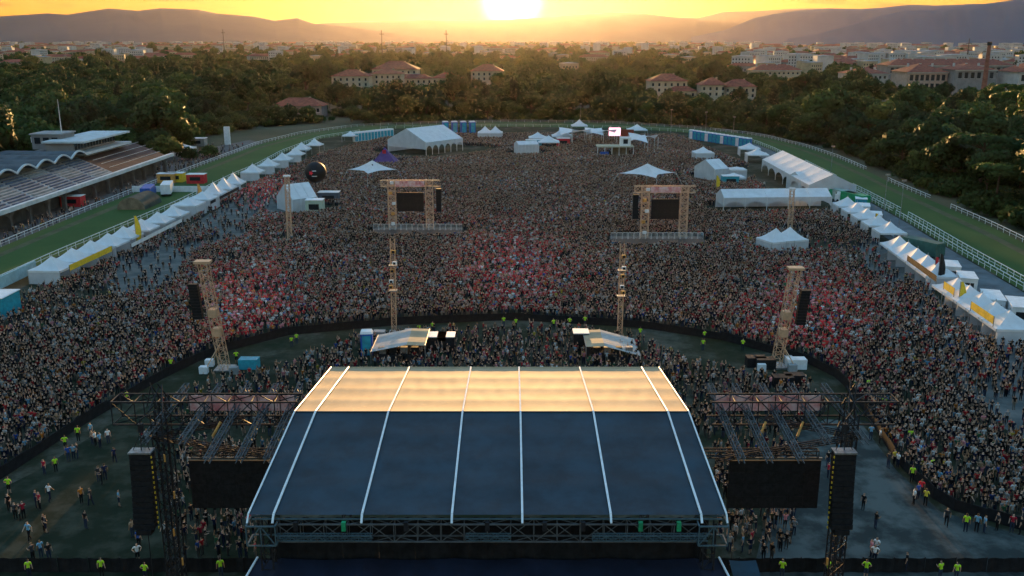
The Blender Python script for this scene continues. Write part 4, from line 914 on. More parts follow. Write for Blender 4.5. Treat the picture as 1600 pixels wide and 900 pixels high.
for (X, Y, k, rz) in town[:260]:
    side = 'right of the sun' if X > .12 * Y else ('under the sun' if X > -.15 * Y else 'left of the sun'); rng_ = 'near edge' if Y < 1300 else 'middle'
    t = empty('town_house', (X, Y, 0), f'{hgt[k]} {wcol[k]} building, {rng_} city {side}', 'house', f'{hgt[k]} {wcol[k]} houses, {rng_} of the city {side}', rz)
    obj('wall', HV[k][0], t); obj('roof', HV[k][1], t); wv = obj('windows', HV[k][2], t); wv['kind'] = 'stuff'

# ================================================================== scattered masses (geometry nodes, one object each)
def scatter(name, label, variants, pos, rot, scl, idx, cols, cat=None):
    c = bpy.data.collections.new(name + '_kinds')
    for i, me in enumerate(variants): c.objects.link(bpy.data.objects.new(f'{name}_kind_{i:02d}', me))
    me = bpy.data.meshes.new(name); n = len(pos); me.vertices.add(n); me.vertices.foreach_set('co', np.asarray(pos, np.float32).ravel())
    def at(nm, ty, data, key):
        a = me.attributes.new(nm, ty, 'POINT'); a.data.foreach_set(key, np.ascontiguousarray(data).ravel())
    at('turn', 'FLOAT', np.asarray(rot, np.float32), 'value'); at('size', 'FLOAT', np.asarray(scl, np.float32), 'value'); at('pick', 'INT', np.asarray(idx, np.int32), 'value')
    for k, v in cols.items(): at(k, 'FLOAT_COLOR', np.c_[np.asarray(v, np.float32), np.ones(n, np.float32)], 'color')
    o = obj(name, me, None, None, 0, label, cat, None, 'stuff')
    g = bpy.data.node_groups.new(name + '_scatter', 'GeometryNodeTree'); g.interface.new_socket('Geometry', in_out='INPUT', socket_type='NodeSocketGeometry'); g.interface.new_socket('Geometry', in_out='OUTPUT', socket_type='NodeSocketGeometry')
    a = g.nodes.new('NodeGroupInput'); b = g.nodes.new('NodeGroupOutput'); ip = g.nodes.new('GeometryNodeInstanceOnPoints'); ci = g.nodes.new('GeometryNodeCollectionInfo')
    ci.inputs['Collection'].default_value = c; ci.inputs['Separate Children'].default_value = True; ci.inputs['Reset Children'].default_value = True
    def na(nm, ty): x = g.nodes.new('GeometryNodeInputNamedAttribute'); x.data_type = ty; x.inputs['Name'].default_value = nm; return x.outputs['Attribute']
    cx = g.nodes.new('ShaderNodeCombineXYZ'); g.links.new(na('turn', 'FLOAT'), cx.inputs['Z'])
    g.links.new(a.outputs[0], ip.inputs['Points']); g.links.new(ci.outputs[0], ip.inputs['Instance']); ip.inputs['Pick Instance'].default_value = True
    g.links.new(na('pick', 'INT'), ip.inputs['Instance Index']); g.links.new(cx.outputs[0], ip.inputs['Rotation']); g.links.new(na('size', 'FLOAT'), ip.inputs['Scale'])
    g.links.new(ip.outputs[0], b.inputs[0]); md = o.modifiers.new('scatter', 'NODES'); md.node_group = g; return o

# ------------------------------------------------------------------ trees
def crown_mesh(name, H, rad, h0, kind, m, nleaf, seed):
    g = np.random.default_rng(seed); lobes = []
    for i in range(26 if kind != 'cypress' else 22):
        if kind == 'round':
            a = g.uniform(0, 2 * math.pi); ph = math.acos(g.uniform(-.55, 1)); k = g.uniform(.45, .86); q = (rad * k * math.sin(ph) * math.cos(a), rad * k * math.sin(ph) * math.sin(a), (h0 + H) / 2 + (H - h0) / 2 * k * math.cos(ph)); r_ = rad * g.uniform(.26, .42)
        elif kind == 'pine':
            a = g.uniform(0, 2 * math.pi); k = math.sqrt(g.uniform(0, 1)) * .9; q = (rad * k * math.cos(a), rad * k * math.sin(a), H - (H - h0) * (.35 + .35 * k * k) + g.uniform(-.3, .3)); r_ = rad * g.uniform(.22, .34)
        else:
            v = i / 21; q = (g.normal(0, rad * .16), g.normal(0, rad * .16), h0 + (H - h0) * (.05 + .9 * v)); r_ = rad * (.35 + .75 * math.sin(math.pi * (.12 + .80 * v)) ) * .8
        lobes.append((*q, r_))
    lobes = np.array(lobes); pr = lobes[:, 3] ** 2; li = g.choice(len(lobes), nleaf, p=pr / pr.sum()); d = g.normal(0, 1, (nleaf, 3)); d /= np.linalg.norm(d, axis=1)[:, None]
    if kind == 'pine': d[:, 2] = np.abs(d[:, 2]) * .8 - .15
    c = lobes[li, :3] + d * (lobes[li, 3] * g.uniform(.72, 1.08, nleaf))[:, None]
    if kind == 'pine': c[:, 2] = lobes[li, 2] + (c[:, 2] - lobes[li, 2]) * .6
    nrm = d + g.normal(0, .40, (nleaf, 3)); nrm /= np.linalg.norm(nrm, axis=1)[:, None]
    u = np.cross(nrm, g.normal(0, 1, (nleaf, 3))); u /= np.linalg.norm(u, axis=1)[:, None]; v = np.cross(nrm, u); s = g.uniform(.28, .52, nleaf)[:, None] * (rad / 5.0) ** .5
    P = np.stack([c - u * s - v * s * .55, c + u * s * .9 - v * s * .6, c + u * s + v * s * .6, c - u * s * .8 + v * s * .55], 1).reshape(-1, 3)
    me = bpy.data.meshes.new(name); me.vertices.add(len(P)); me.vertices.foreach_set('co', P.astype(np.float32).ravel()); me.loops.add(len(P)); me.loops.foreach_set('vertex_index', np.arange(len(P), dtype=np.int32))
    me.polygons.add(nleaf); me.polygons.foreach_set('loop_start', np.arange(0, len(P), 4, dtype=np.int32)); me.polygons.foreach_set('loop_total', np.full(nleaf, 4, np.int32)); me.materials.append(m); me.update(); me.validate()
    cc = np.array([0, 0, h0 + (H - h0) * .35]); big = c - cc; big /= np.linalg.norm(big, axis=1)[:, None]; vn = d * .55 + big * .5 + nrm * .25; vn /= np.linalg.norm(vn, axis=1)[:, None]
    me.normals_split_custom_set_from_vertices(np.repeat(vn, 4, 0).tolist()); return me, lobes
def trunk_mesh(H, rad, h0, lobes, kind):
    mb = MB(); top = h0 + (H - h0) * .45; mb.bar((0, 0, -.2), (.15, .1, h0), .42, 7, .28).bar((.15, .1, h0), (.1, 0, top), .28, 6, .14)
    for q in lobes[::3]: mb.bar((.14, .08, h0 + (q[2] - h0) * .25 if q[2] > h0 else h0 * .8), q[:3], .14, 4, .05)
    return mb.mesh('trunk', bark)
TREES = []
for i, (H, rad, h0, kind, m, desc) in enumerate(((16, 7.4, 3.0, 'round', leafA, 'dark rounded'), (20, 8.4, 3.5, 'round', leafA, 'tall dark rounded'), (12, 6.2, 2.2, 'round', leafB, 'olive green rounded'), (17, 7.4, 3.0, 'round', leafB, 'tall olive green'), (17, 8.4, 11, 'pine', leafA, 'flat topped umbrella'), (21, 3.0, 1.5, 'cypress', leafC, 'narrow upright'))):
    cm, lb = crown_mesh('crown', H, rad, h0, kind, m, 2600 if kind != 'cypress' else 1800, 50 + i); tm = trunk_mesh(H, rad, h0, lb, kind)
    b = bmesh.new(); b.from_mesh(cm); k = len(b.faces); b.from_mesh(tm); b.faces.ensure_lookup_table()
    for f in b.faces[k:]: f.material_index = 1
    jm = bpy.data.meshes.new('tree'); b.to_mesh(jm); b.free(); jm.materials.append(m); jm.materials.append(bark); TREES.append((tm, cm, jm, desc))
ringp = [(p.x, p.y) for p in out_w] + [(180, 20), (-180, 20)]
apron_px = [(262, 255), (312, 216), (360, 207), (420, 198), (520, 190), (570, 192), (570, 200), (400, 232)]
def tree_pts(n_try, y0, y1, cell, power):
    out_ = []; u = rng.random(n_try); Y = (y0 ** power + (y1 ** power - y0 ** power) * u) ** (1 / power); hw = .62 * Y + 30; X = rng.uniform(-1, 1, n_try) * hw
    ins = inpoly(X, Y, ringp); bx, by = proj(X, Y, np.zeros(n_try)); ins |= inpoly(bx, by, apron_px)
    gx = [p.x for p in out_w]; gy = [p.y for p in out_w]
    ins |= (X > -146) & (X < -90) & (Y < 312) & ~((X < -124) & (Y > 296))
    ow = np.array([(p.x, p.y) for p in out_w])
    grid = {}
    for x, y, s_ in zip(X, Y, ins):
        if s_: continue
        px = 800 + F * x / y
        if y < 520 and np.min((ow[:, 0] - x) ** 2 + (ow[:, 1] - y) ** 2) < (9.5 if x > 0 else 14) ** 2: continue
        if any((x - a) ** 2 + (y - b) ** 2 < (c + 3) ** 2 for a, b, c in CLEAR): continue
        if y > 760 and any((x - a) ** 2 + (y - b) ** 2 < 17 ** 2 for a, b, *_ in TNEAR.get((int(x // 60), int(y // 60)), ())): continue
        if y > 3300 and px > 1180: continue
        if y > 900 and px > 1150 and rng.random() < .72: continue
        if y > 1050 and px < 270 and rng.random() < .6: continue
        c = cell; k = (int(x // c), int(y // c))
        if any((x - a) ** 2 + (y - b) ** 2 < c * c for i in (-1, 0, 1) for j in (-1, 0, 1) for a, b in grid.get((k[0] + i, k[1] + j), ())): continue
        grid.setdefault(k, []).append((x, y)); out_.append((x, y))
    return out_
TNEAR = {}
for q in town:
    for i in (-1, 0, 1):
        for j in (-1, 0, 1): TNEAR.setdefault((int(q[0] // 60) + i, int(q[1] // 60) + j), []).append(q)
tp = tree_pts(16000, 150, 760, 9.0, 2) + tree_pts(9000, 760, 1700, 12, 2) + tree_pts(6000, 1700, 6500, 34, 1.4)
trs = []
for x, y in tp:
    k = int(rng.choice(6, p=[.30, .22, .18, .16, .09, .05])); sc = rng.choice([.6, .8, 1.0, 1.0, 1.25]) * rng.uniform(.85, 1.15)
    if y < 520 and x > 0: sc *= .9
    if y > 440: sc *= .86
    if any(a < x * 1.0 + (c1 - y) * .0 < b and c0 < y < c1 for a, b, c0, c1 in LOWZ): sc = min(sc, .95) * .66; k = k % 4
    if y > 1700: sc *= 1.25; k = k % 4
    trs.append((x, y, k, sc, rng.uniform(0, 6.28)))
def infr(x, y, z=8): a, b = proj(x, y, z); return -20 < a < 1620 and b < 900
trs.sort(key=lambda q: (0 if infr(q[0], q[1]) else 1, q[1]))
for x, y, k, sc, rz in trs[:300]:
    tm, cm, jm, desc = TREES[k]; where = 'in the right wood' if x > 60 else ('behind the far bend' if x > -70 else 'in the left wood')
    if y > 440 and x > -70: where = 'behind the far bend'
    t = empty('tree', (x, y, 0), f'{desc} tree {where}', 'tree', f'{desc} trees {where}', rz); t.scale = (sc, sc, sc * rng.uniform(.78, 1.0)); obj('trunk', tm, t); obj('crown', cm, t)
rest = trs[300:]
scatter('forest', 'far-off woodland stretching from the racecourse to the city', [q[2] for q in TREES], [(x, y, 0) for x, y, *_ in rest], [q[4] for q in rest], [q[3] for q in rest], [q[2] for q in rest], {})
tr_ = town[260:]
def joined(k):
    b = bmesh.new(); mats = []
    for i, me in enumerate(HV[k]):
        n = len(b.faces); b.from_mesh(me); b.faces.ensure_lookup_table(); mats.append(me.materials[0])
        for f in b.faces[n:]: f.material_index = i
    me = bpy.data.meshes.new('house'); b.to_mesh(me); b.free()
    for m in mats: me.materials.append(m)
    return me
scatter('far_town', 'far-off town of pale houses reaching to the hills', [joined(k) for k in range(7)], [(q[0], q[1], 0) for q in tr_], [q[3] for q in tr_], [1.0 + .25 * (q[1] > 2500) for q in tr_], [q[2] for q in tr_], {})
# undergrowth that fills the gaps at the foot of the woods
ug = []
U = rng.random((9000, 2)); yy = 160 + 360 * U[:, 1]; xx = (U[:, 0] * 2 - 1) * (.62 * yy + 30)
ow = np.array([(p.x, p.y) for p in out_w])
for x, y in zip(xx, yy):
    if inpoly(np.array([x]), np.array([y]), ringp)[0] or (-146 < x < -90 and y < 312): continue
    bx, by = proj(x, y, 0)
    if inpoly(np.array([bx]), np.array([by]), apron_px)[0]: continue
    if np.min((ow[:, 0] - x) ** 2 + (ow[:, 1] - y) ** 2) < 5.5 ** 2: continue
    if any((x - a) ** 2 + (y - b) ** 2 < (c - 2) ** 2 for a, b, c in CLEAR): continue
    ug.append((x, y))
bush = [crown_mesh('bush', 3.2, 2.4, .2, 'round', leafA, 500, 90)[0], crown_mesh('bush', 2.6, 2.6, .1, 'round', leafB, 500, 91)[0]]
scatter('undergrowth', 'dense dark undergrowth at the foot of the woods', bush, [(x, y, 0) for x, y in ug], rng.uniform(0, 6, len(ug)), rng.uniform(.7, 1.5, len(ug)), rng.integers(0, 2, len(ug)), {})

# ================================================================== PEOPLE
skin_m = attr_mat('skin', 'skin', .6); shirt_m = attr_mat('shirt cloth', 'shirt'); trou_m = attr_mat('trouser cloth', 'trousers'); hair_m = attr_mat('hair', 'hair', .6); shoe_m = mat('dark shoes', (.03, .03, .03), .6)
def person_mesh(name, arms, legs=((.0, .0), (.0, .0)), lean=0.0, shorts=False, sub=1):
    J = {}; E = []
    def j(n, p, r, par=None):
        J[n] = (len(J), Vector(p), r)
        if par: E.append((J[par][0], J[n][0], n))
    ln = lambda z: -lean * (z - .95)
    j('pelvis', (0, 0, .95), (.155, .115)); j('waist', (0, ln(1.12), 1.12), (.135, .10), 'pelvis'); j('chest', (0, ln(1.34), 1.34), (.165, .115), 'waist'); j('collar', (0, ln(1.47), 1.47), (.085, .075), 'chest')
    j('neck', (0, ln(1.53) - .005, 1.53), (.055, .055), 'collar'); j('head', (0, ln(1.61) - .02, 1.61), (.088, .095), 'neck'); j('crown', (0, ln(1.70), 1.70), (.075, .085), 'head')
    for s, (el, wr), (kn, ft) in ((-1, arms[0], legs[0]), (1, arms[1], legs[1])):
        n = 'l' if s < 0 else 'r'
        j('shoulder' + n, (s * .20, ln(1.43), 1.43), (.07, .07), 'chest'); e = Vector((s * .20, ln(1.43), 1.43)) + Vector((s * el[0], el[1], el[2])); w_ = e + Vector((s * wr[0], wr[1], wr[2]))
        j('elbow' + n, e, (.046, .046), 'shoulder' + n); j('wrist' + n, w_, (.034, .034), 'elbow' + n); j('hand' + n, w_ + Vector((s * wr[0], wr[1], wr[2])).normalized() * .13, (.04, .025), 'wrist' + n)
        j('hip' + n, (s * .095, 0, .88), (.092, .095), 'pelvis'); j('knee' + n, (s * .10, kn, .49), (.062, .065), 'hip' + n); j('ankle' + n, (s * .105, ft, .09), (.042, .045), 'knee' + n); j('toe' + n, (s * .115, ft - .15, .045), (.045, .035), 'ankle' + n)
    me = bpy.data.meshes.new(name); vs = [None] * len(J)
    for i, p, r in J.values(): vs[i] = p
    me.from_pydata([tuple(p) for p in vs], [e[:2] for e in E], []); o = bpy.data.objects.new('tmp', me); COL.objects.link(o)
    md = o.modifiers.new('s', 'SKIN'); md.use_smooth_shade = True; sk = me.skin_vertices[0].data
    for i, p, r in J.values(): sk[i].radius = r; sk[i].use_root = i == 0
    if sub: o.modifiers.new('u', 'SUBSURF').levels = sub
    dg = bpy.context.evaluated_depsgraph_get(); nm = bpy.data.meshes.new_from_object(o.evaluated_get(dg)); bpy.data.objects.remove(o); nm.name = name
    nm.materials.clear()
    for m in (shirt_m, trou_m, skin_m, hair_m, shoe_m): nm.materials.append(m)
    seg_ = [(vs[a], vs[b], n) for a, b, n in E]
    for p in nm.polygons:
        c = p.center; best = None
        for a, b, n in seg_:
            d = b - a; t_ = max(0, min(1, (c - a).dot(d) / d.length_squared)); q = (c - (a + d * t_)).length
            if best is None or q < best[0]: best = (q, n, t_)
        n = best[1]
        if n in ('neck',): k = 2
        elif n in ('head', 'crown'): k = 3 if (c.z > 1.685 or (c.y > .02 + ln(1.6) and c.z > 1.56)) else 2
        elif n[:5] in ('elbow',): k = 0 if best[2] < .55 else 2
        elif n[:5] in ('wrist',) or n[:4] == 'hand': k = 2
        elif n[:3] == 'hip': k = 1
        elif n[:4] == 'knee': k = 1
        elif n[:5] == 'ankle': k = 2 if shorts else 1
        elif n[:3] == 'toe': k = 4
        elif c.z < 1.0: k = 1
        else: k = 0
        p.material_index = k; p.use_smooth = True
    return nm
dn = ((.05, .02, -.29), (.02, -.05, -.24)); up = ((.08, -.05, .26), (-.03, -.04, .25)); hold = ((.05, -.03, -.28), (-.08, -.22, .06)); out_a = ((.22, -.04, -.15), (.08, -.12, .20)); hip_a = ((.16, .06, -.22), (-.10, -.12, -.12))
swing_f = ((.04, -.13, -.25), (.0, -.16, -.17)); swing_b = ((.04, .12, -.26), (.01, .0, -.24))
POSES = [('standing', (dn, dn), ((0, 0), (0, .02)), 0, False), ('arms raised', (up, up), ((0, 0), (0, 0)), 0, True), ('one arm raised', (dn, up), ((0, .03), (0, -.02)), .02, False),
         ('hands together', (hold, hold), ((0, 0), (-.02, 0)), .04, False), ('hands on hips', (hip_a, hip_a), ((0, -.05), (0, .06)), 0, True), ('walking', (swing_f, swing_b), ((.02, .20), (-.16, -.20)), .06, False), ('clapping', (out_a, hold), ((0, 0), (0, .05)), .03, True)]
PM = [person_mesh('person', *p[1:]) for p in POSES]
PAL = {'black': (.012, .012, .014), 'dark grey': (.04, .04, .045), 'navy': (.015, .022, .06), 'white': (.75, .75, .74), 'pale grey': (.32, .33, .34), 'light blue': (.16, .36, .52), 'blue': (.03, .09, .34), 'red': (.72, .04, .05), 'maroon': (.34, .02, .04), 'orange': (.55, .18, .03), 'green': (.04, .14, .07), 'olive': (.10, .09, .04), 'pink': (.75, .28, .32), 'tan': (.42, .28, .18), 'yellow': (.58, .45, .05)}
PN = list(PAL); PC = np.array([PAL[k] for k in PN]); W0 = np.array([.42, .15, .10, .11, .03, .04, .02, .05, .06, .012, .015, .02, .02, .03, .006]); W0 /= W0.sum()
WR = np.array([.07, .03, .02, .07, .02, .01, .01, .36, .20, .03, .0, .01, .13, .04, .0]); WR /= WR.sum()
SKN = np.array([(.44, .27, .19), (.37, .22, .15), (.50, .33, .25), (.26, .15, .09)]); HRC = np.array([(.015, .010, .008), (.035, .020, .012), (.09, .055, .028), (.22, .15, .07)]); TRC = np.array([(.010, .010, .012), (.015, .020, .04), (.03, .04, .07), (.06, .05, .045), (.16, .13, .10)])
MAIN = BAR[1:-1] and [(-160, 845)] + [(p[0], p[1] - 5) for p in BAR[1:-1]] + [(1760, 845), (1760, 600), (1600, 545), (1478, 480), (1388, 395), (1330, 350), (1305, 332), (1270, 318), (1255, 318), (1180, 266), (1110, 236), (1060, 214), (900, 212), (700, 213), (605, 218), (545, 232), (500, 245), (440, 272), (382, 297), (300, 346), (180, 408), (60, 458), (-160, 560)]
def field_noise(x, y): return .5 + .25 * np.sin(.11 * x + 1.7 * np.sin(.06 * y)) + .25 * np.sin(.083 * y + 2.1 * np.sin(.05 * x + 1))
def fine_(x, y): return .5 + .2 * np.sin(.41 * x + 1.3 * np.sin(.23 * y)) + .2 * np.sin(.37 * y + 1.9 * np.sin(.19 * x + 2)) + .1 * np.sin(1.1 * x + .9 * y)
def jitter(x0, x1, y0, y1, c):
    gx, gy = np.meshgrid(np.arange(x0, x1, c), np.arange(y0, y1, c)); n = gx.size
    return gx.ravel() + rng.uniform(0, c * .95, n), gy.ravel() + rng.uniform(0, c * .95, n)
X, Y = jitter(-115, 125, 64, 440, .69); bx, by = proj(X, Y, 0 * X); m_ = inpoly(bx, by, MAIN)
X, Y, bx, by = X[m_], Y[m_], bx[m_], by[m_]
d = np.full(X.shape, .98); fn_ = field_noise(X, Y)
edge = np.abs(X) ; d = np.where(edge > 62, .85 - .25 * (fn_ < .5), d)
loose_r = inpoly(bx, by, [(1320, 335), (1400, 390), (1480, 480), (1620, 560), (1620, 720), (1530, 640), (1420, 500), (1330, 400), (1250, 400), (1240, 365)]); d = np.where(loose_r, .10 + .50 * (fn_ > .52) + .20 * fn_, d)
loose_l = inpoly(bx, by, [(175, 405), (300, 350), (395, 300), (440, 290), (440, 350), (380, 375), (300, 400), (260, 470), (190, 470)]); d = np.where(loose_l, .10 + .42 * (fn_ > .52) + .14 * fn_, d)
loose_b = Y > 345; d = np.where(loose_b, .8, d)
lane = (np.abs(np.sin(.045 * X + .6 * np.sin(.03 * Y) + .4)) < .06) & (np.abs(X) > 45)
d = np.where(lane, d * .35, d) * np.where(fine_(X, Y) < .36, .62, 1.0)
keep = rng.random(X.shape) < d
for (a, b, c) in FOOT: keep &= (X - a) ** 2 + (Y - b) ** 2 > c * c
pts = [(x, y, 0) for x, y in zip(X[keep], Y[keep])]
PIT = [([(560, 535), (700, 520), (900, 518), (1010, 540), (1080, 575), (1270, 605), (1290, 650), (1230, 690), (1000, 690), (500, 690), (300, 680), (255, 640), (330, 600), (450, 580), (480, 560)], .85, .85),
       ([(280, 700), (430, 700), (400, 880), (275, 880), (262, 800)], .85, 1.0), ([(1110, 700), (1250, 700), (1245, 790), (1240, 876), (1125, 880)], .85, .95)]
for poly, c, dn_ in PIT:
    X, Y = jitter(-40, 40, 62, 128, c); bx, by = proj(X, Y, 0 * X); m_ = inpoly(bx, by, poly) & (rng.random(X.shape) < dn_ * (.55 + .6 * field_noise(X * 2.2, Y * 2.2)))
    m_ &= ~((np.abs(X + 1.2) < 12.4) & (Y < 66))
    for (a, b, r_) in FOOT: m_ &= (X - a) ** 2 + (Y - b) ** 2 > r_ * r_
    pts += [(x, y, 1) for x, y in zip(X[m_], Y[m_])]
X, Y = jitter(-106.5, -102.5, 165, 330, 1.4); k = rng.random(X.shape) < .5 * (field_noise(X, Y * 3) > .40); pts += [(x, y, 2) for x, y in zip(X[k], Y[k])]
X, Y = jitter(-116, -103, 288, 360, 1.5); k = rng.random(X.shape) < .3; bx, by = proj(X, Y, 0 * X); k &= ~inpoly(bx, by, [(p[0], p[1]) for p in OUT[5:9]] + [(580, 210), (400, 262)]); pts += [(x, y, 2) for x, y in zip(X[k], Y[k])]
pts = np.array(pts); bx, by = proj(pts[:, 0], pts[:, 1], np.full(len(pts), .9)); n = len(pts)
redw = np.zeros(n)  # red glow over these crowd patches is put into the shirt colours
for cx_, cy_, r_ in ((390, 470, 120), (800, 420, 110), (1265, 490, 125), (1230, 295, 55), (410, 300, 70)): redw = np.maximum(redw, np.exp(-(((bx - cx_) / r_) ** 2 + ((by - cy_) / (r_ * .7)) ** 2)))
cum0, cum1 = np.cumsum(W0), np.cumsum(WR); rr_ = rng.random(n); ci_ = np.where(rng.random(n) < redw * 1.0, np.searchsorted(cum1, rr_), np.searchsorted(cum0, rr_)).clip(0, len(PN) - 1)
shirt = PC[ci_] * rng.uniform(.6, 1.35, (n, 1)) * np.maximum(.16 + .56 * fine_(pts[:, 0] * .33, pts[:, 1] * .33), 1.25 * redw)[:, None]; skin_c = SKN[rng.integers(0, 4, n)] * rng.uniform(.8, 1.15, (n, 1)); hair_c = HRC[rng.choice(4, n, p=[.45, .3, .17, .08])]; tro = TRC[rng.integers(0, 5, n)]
pose = rng.choice(7, n, p=[.42, .07, .08, .22, .06, .06, .09]); rotz = rng.normal(0, .5, n); rotz = np.where(pts[:, 2] > 0, rng.uniform(0, 6.28, n), rotz); size = rng.normal(.95, .055, n).clip(.82, 1.08)
hidden = (by > 575) & inpoly(bx, by, [(505, 560), (1050, 560), (1145, 900), (360, 900)])
vis = (bx > 4) & (bx < 1596) & (by < 885) & ~hidden
# people who stand apart, one by one: photo foot point, shirt, pose, turn, label
GUARD = [(47, 904), (160, 903), (346, 903), (228, 908), (1221, 905), (1293, 905), (1352, 904), (1468, 906), (1493, 908), (15, 772), (88, 738), (103, 704), (123, 690), (200, 632), (268, 580), (370, 568), (456, 543), (464, 538), (655, 524), (676, 520), (787, 512), (806, 514), (865, 516), (890, 513), (914, 511), (1000, 530), (1098, 548), (1100, 534), (1160, 548), (1325, 590), (1355, 613), (1380, 642), (1421, 694), (1424, 754), (1455, 741), (1508, 832)]
GL = ['in front of the bottom fence, leftmost', 'at the bottom fence below the left lawn', 'at the bottom fence by the stage corner', 'bending low at the bottom fence', 'at the bottom fence right beside the stage', 'at the bottom fence under the right speaker column', 'at the bottom fence right of the speaker column', 'at the bottom fence, left one of a close pair', 'at the bottom fence, right one of a close pair']
def person(px, py, col, pz, turn, label, grp=None, tr=None):
    g = G(px, py); o = obj('person', PM[pz], None, g, turn, label, 'person', grp); s = random.uniform(.95, 1.05); o.scale = (s, s, s)
    o['shirt'] = tuple(float(v) for v in col); o['skin'] = tuple(float(v) for v in SKN[random.randrange(4)]); o['hair'] = tuple(float(v) for v in HRC[random.randrange(3)]); o['trousers'] = tuple(float(v) for v in (tr or TRC[random.randrange(3)])); return o
NEON = (.42, .72, .03)
for i, (px, py) in enumerate(GUARD):
    if i < len(GL): lab = 'guard in neon yellow vest ' + GL[i]
    else:
        zone = 'left' if px < 500 else ('middle' if px < 1050 else 'right'); same = [q for q in GUARD[len(GL):] if (q[0] < 500, q[0] < 1050) == (px < 500, px < 1050)]
        same.sort(); lab = f'guard in neon yellow vest, {ORD[same.index((px, py))]} from the left along the {zone} barrier'
    person(px, py, NEON, random.choice([0, 0, 3, 4]), random.uniform(-.6, .6) + math.pi, lab, 'guards in neon vests')
LOOSE = [(135, 827, 'black', 0), (47, 845, 'light blue', 5), (187, 792, 'light blue', 4), (128, 787, 'orange', 0), (143, 790, 'dark grey', 5), (78, 783, 'white', 5), (63, 797, 'maroon', 0), (57, 794, 'navy', 3), (32, 813, 'black', 0), (38, 811, 'maroon', 3), (25, 812, 'dark grey', 0), (15, 800, 'black', 0), (73, 833, 'dark grey', 4), (70, 832, 'black', 0), (160, 757, 'black', 3), (155, 753, 'dark grey', 0), (165, 751, 'navy', 0), (65, 872, 'light blue', 0), (78, 877, 'black', 0), (53, 879, 'dark grey', 3), (108, 722, 'blue', 0), (116, 719, 'light blue', 3), (122, 717, 'dark grey', 0), (150, 697, 'white', 3), (157, 700, 'light blue', 0), (145, 695, 'tan', 0), (170, 693, 'white', 0), (180, 723, 'navy', 5), (208, 840, 'tan', 0), (218, 857, 'blue', 0), (216, 879, 'white', 4), (260, 843, 'pale grey', 5), (70, 742, 'maroon', 0), (143, 683, 'light blue', 0), (230, 695, 'pale grey', 3), (224, 693, 'maroon', 0), (247, 766, 'blue', 3),
         (1348, 797, 'black', 0), (1367, 827, 'black', 3), (1478, 822, 'dark grey', 5), (1415, 893, 'black', 0), (1317, 869, 'white', 0), (1368, 869, 'white', 3), (1360, 872, 'pink', 0), (1365, 881, 'white', 4), (1302, 865, 'dark grey', 0), (1360, 688, 'light blue', 3), (1374, 694, 'white', 0), (1387, 732, 'dark grey', 3), (1396, 727, 'yellow', 0), (1402, 731, 'white', 3), (1427, 789, 'white', 0), (1433, 781, 'blue', 0), (1445, 791, 'yellow', 3), (1438, 776, 'red', 0), (1525, 832, 'light blue', 0), (1537, 833, 'light blue', 0), (1557, 829, 'dark grey', 0), (1580, 832, 'maroon', 0), (1593, 836, 'black', 0), (1310, 715, 'light blue', 0), (1293, 730, 'black', 0), (1293, 748, 'maroon', 3), (1417, 702, 'navy', 0), (1433, 723, 'light blue', 3), (1466, 760, 'light blue', 0), (1436, 717, 'light blue', 4), (1219, 612, 'orange', 0), (1203, 608, 'pink', 0), (1404, 690, 'navy', 0)]
seen = {}
for px, py, c, pz in LOOSE:
    side = 'left lawn' if px < 700 else 'right dirt yard'; near = 'by bottom fence' if py > 835 else ('in the middle' if py > 740 else 'near barrier')
    k = (side, near, c, POSES[pz][0]); seen[k] = seen.get(k, 0) + 1
    lab = f'person in {c} top {POSES[pz][0]} {near}, {side}' + ('' if seen[k] == 1 else f', {ORD[seen[k] - 1]} such')
    person(px, py, np.array(PAL[c]) * random.uniform(.85, 1.15), pz, random.uniform(0, 6.28), lab, 'people loose on the lawn and yard')
NI = 300 - len(GUARD) - len(LOOSE)
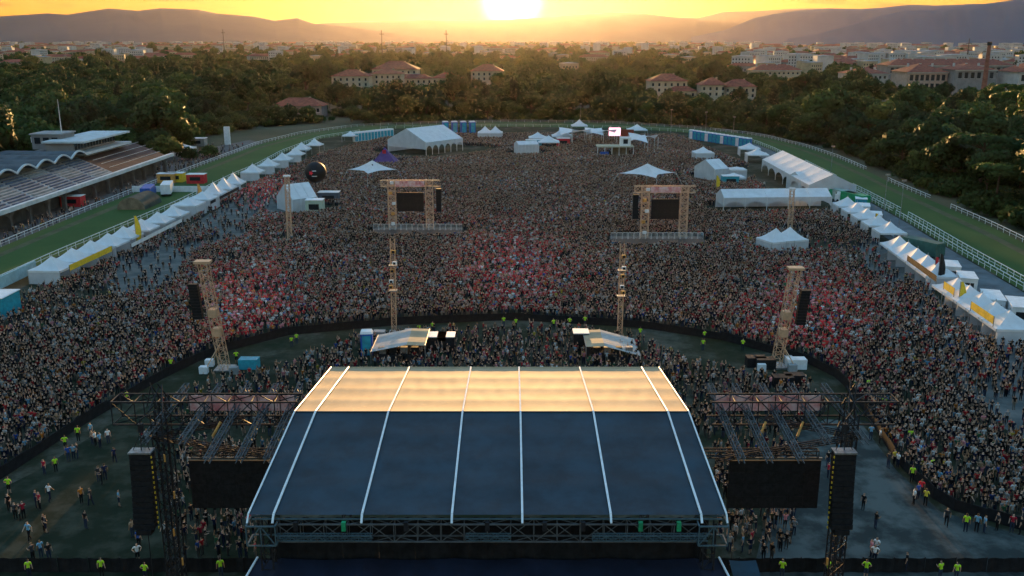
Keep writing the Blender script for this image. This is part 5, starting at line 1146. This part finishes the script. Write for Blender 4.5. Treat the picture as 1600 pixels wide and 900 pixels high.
order = np.argsort(np.where(vis, pts[:, 1], 1e6))[:NI]
for i in order:
    px, py = bx[i], by[i]; zone = 'in the left pit' if px < 500 and pts[i, 2] == 1 else ('in the right pit' if pts[i, 2] == 1 else ('in the left crowd front' if px < 700 else 'in the right crowd front'))
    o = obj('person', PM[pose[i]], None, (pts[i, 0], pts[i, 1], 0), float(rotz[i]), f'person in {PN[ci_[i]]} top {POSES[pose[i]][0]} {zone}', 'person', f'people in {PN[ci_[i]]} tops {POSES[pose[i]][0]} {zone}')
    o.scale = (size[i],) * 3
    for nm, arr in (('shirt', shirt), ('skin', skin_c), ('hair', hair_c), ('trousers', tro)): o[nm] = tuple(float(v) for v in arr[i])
mk = np.ones(n, bool); mk[order] = False
print('PEOPLE', n, 'TREES', len(trs), 'TOWN', len(town))
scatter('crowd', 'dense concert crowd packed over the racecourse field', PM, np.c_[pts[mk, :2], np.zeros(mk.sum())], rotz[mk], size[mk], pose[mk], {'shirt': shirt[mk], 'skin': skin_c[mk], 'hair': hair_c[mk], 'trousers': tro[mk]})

# ------------------------------------------------------------------ look-alikes told apart by their order from the left
UNITS = ['', 'first', 'second', 'third', 'fourth', 'fifth', 'sixth', 'seventh', 'eighth', 'ninth', 'tenth', 'eleventh', 'twelfth', 'thirteenth', 'fourteenth', 'fifteenth', 'sixteenth', 'seventeenth', 'eighteenth', 'nineteenth']
TENS = {2: ('twentieth', 'twenty'), 3: ('thirtieth', 'thirty'), 4: ('fortieth', 'forty'), 5: ('fiftieth', 'fifty')}
def ordw(n): return UNITS[n] if n < 20 else (TENS[n // 10][0] if n % 10 == 0 else f'{TENS[n // 10][1]}-{UNITS[n % 10]}')
bylab = {}
for o in SC.objects:
    if o.parent is None and 'label' in o: bylab.setdefault(o['label'], []).append(o)
for lab, os_ in bylab.items():
    if len(os_) < 2: continue
    os_.sort(key=lambda o: proj(o.location.x, o.location.y, 1.0)[0])
    for i, o in enumerate(os_): o['label'] = f'{lab}, {ordw(i + 1)} from left'
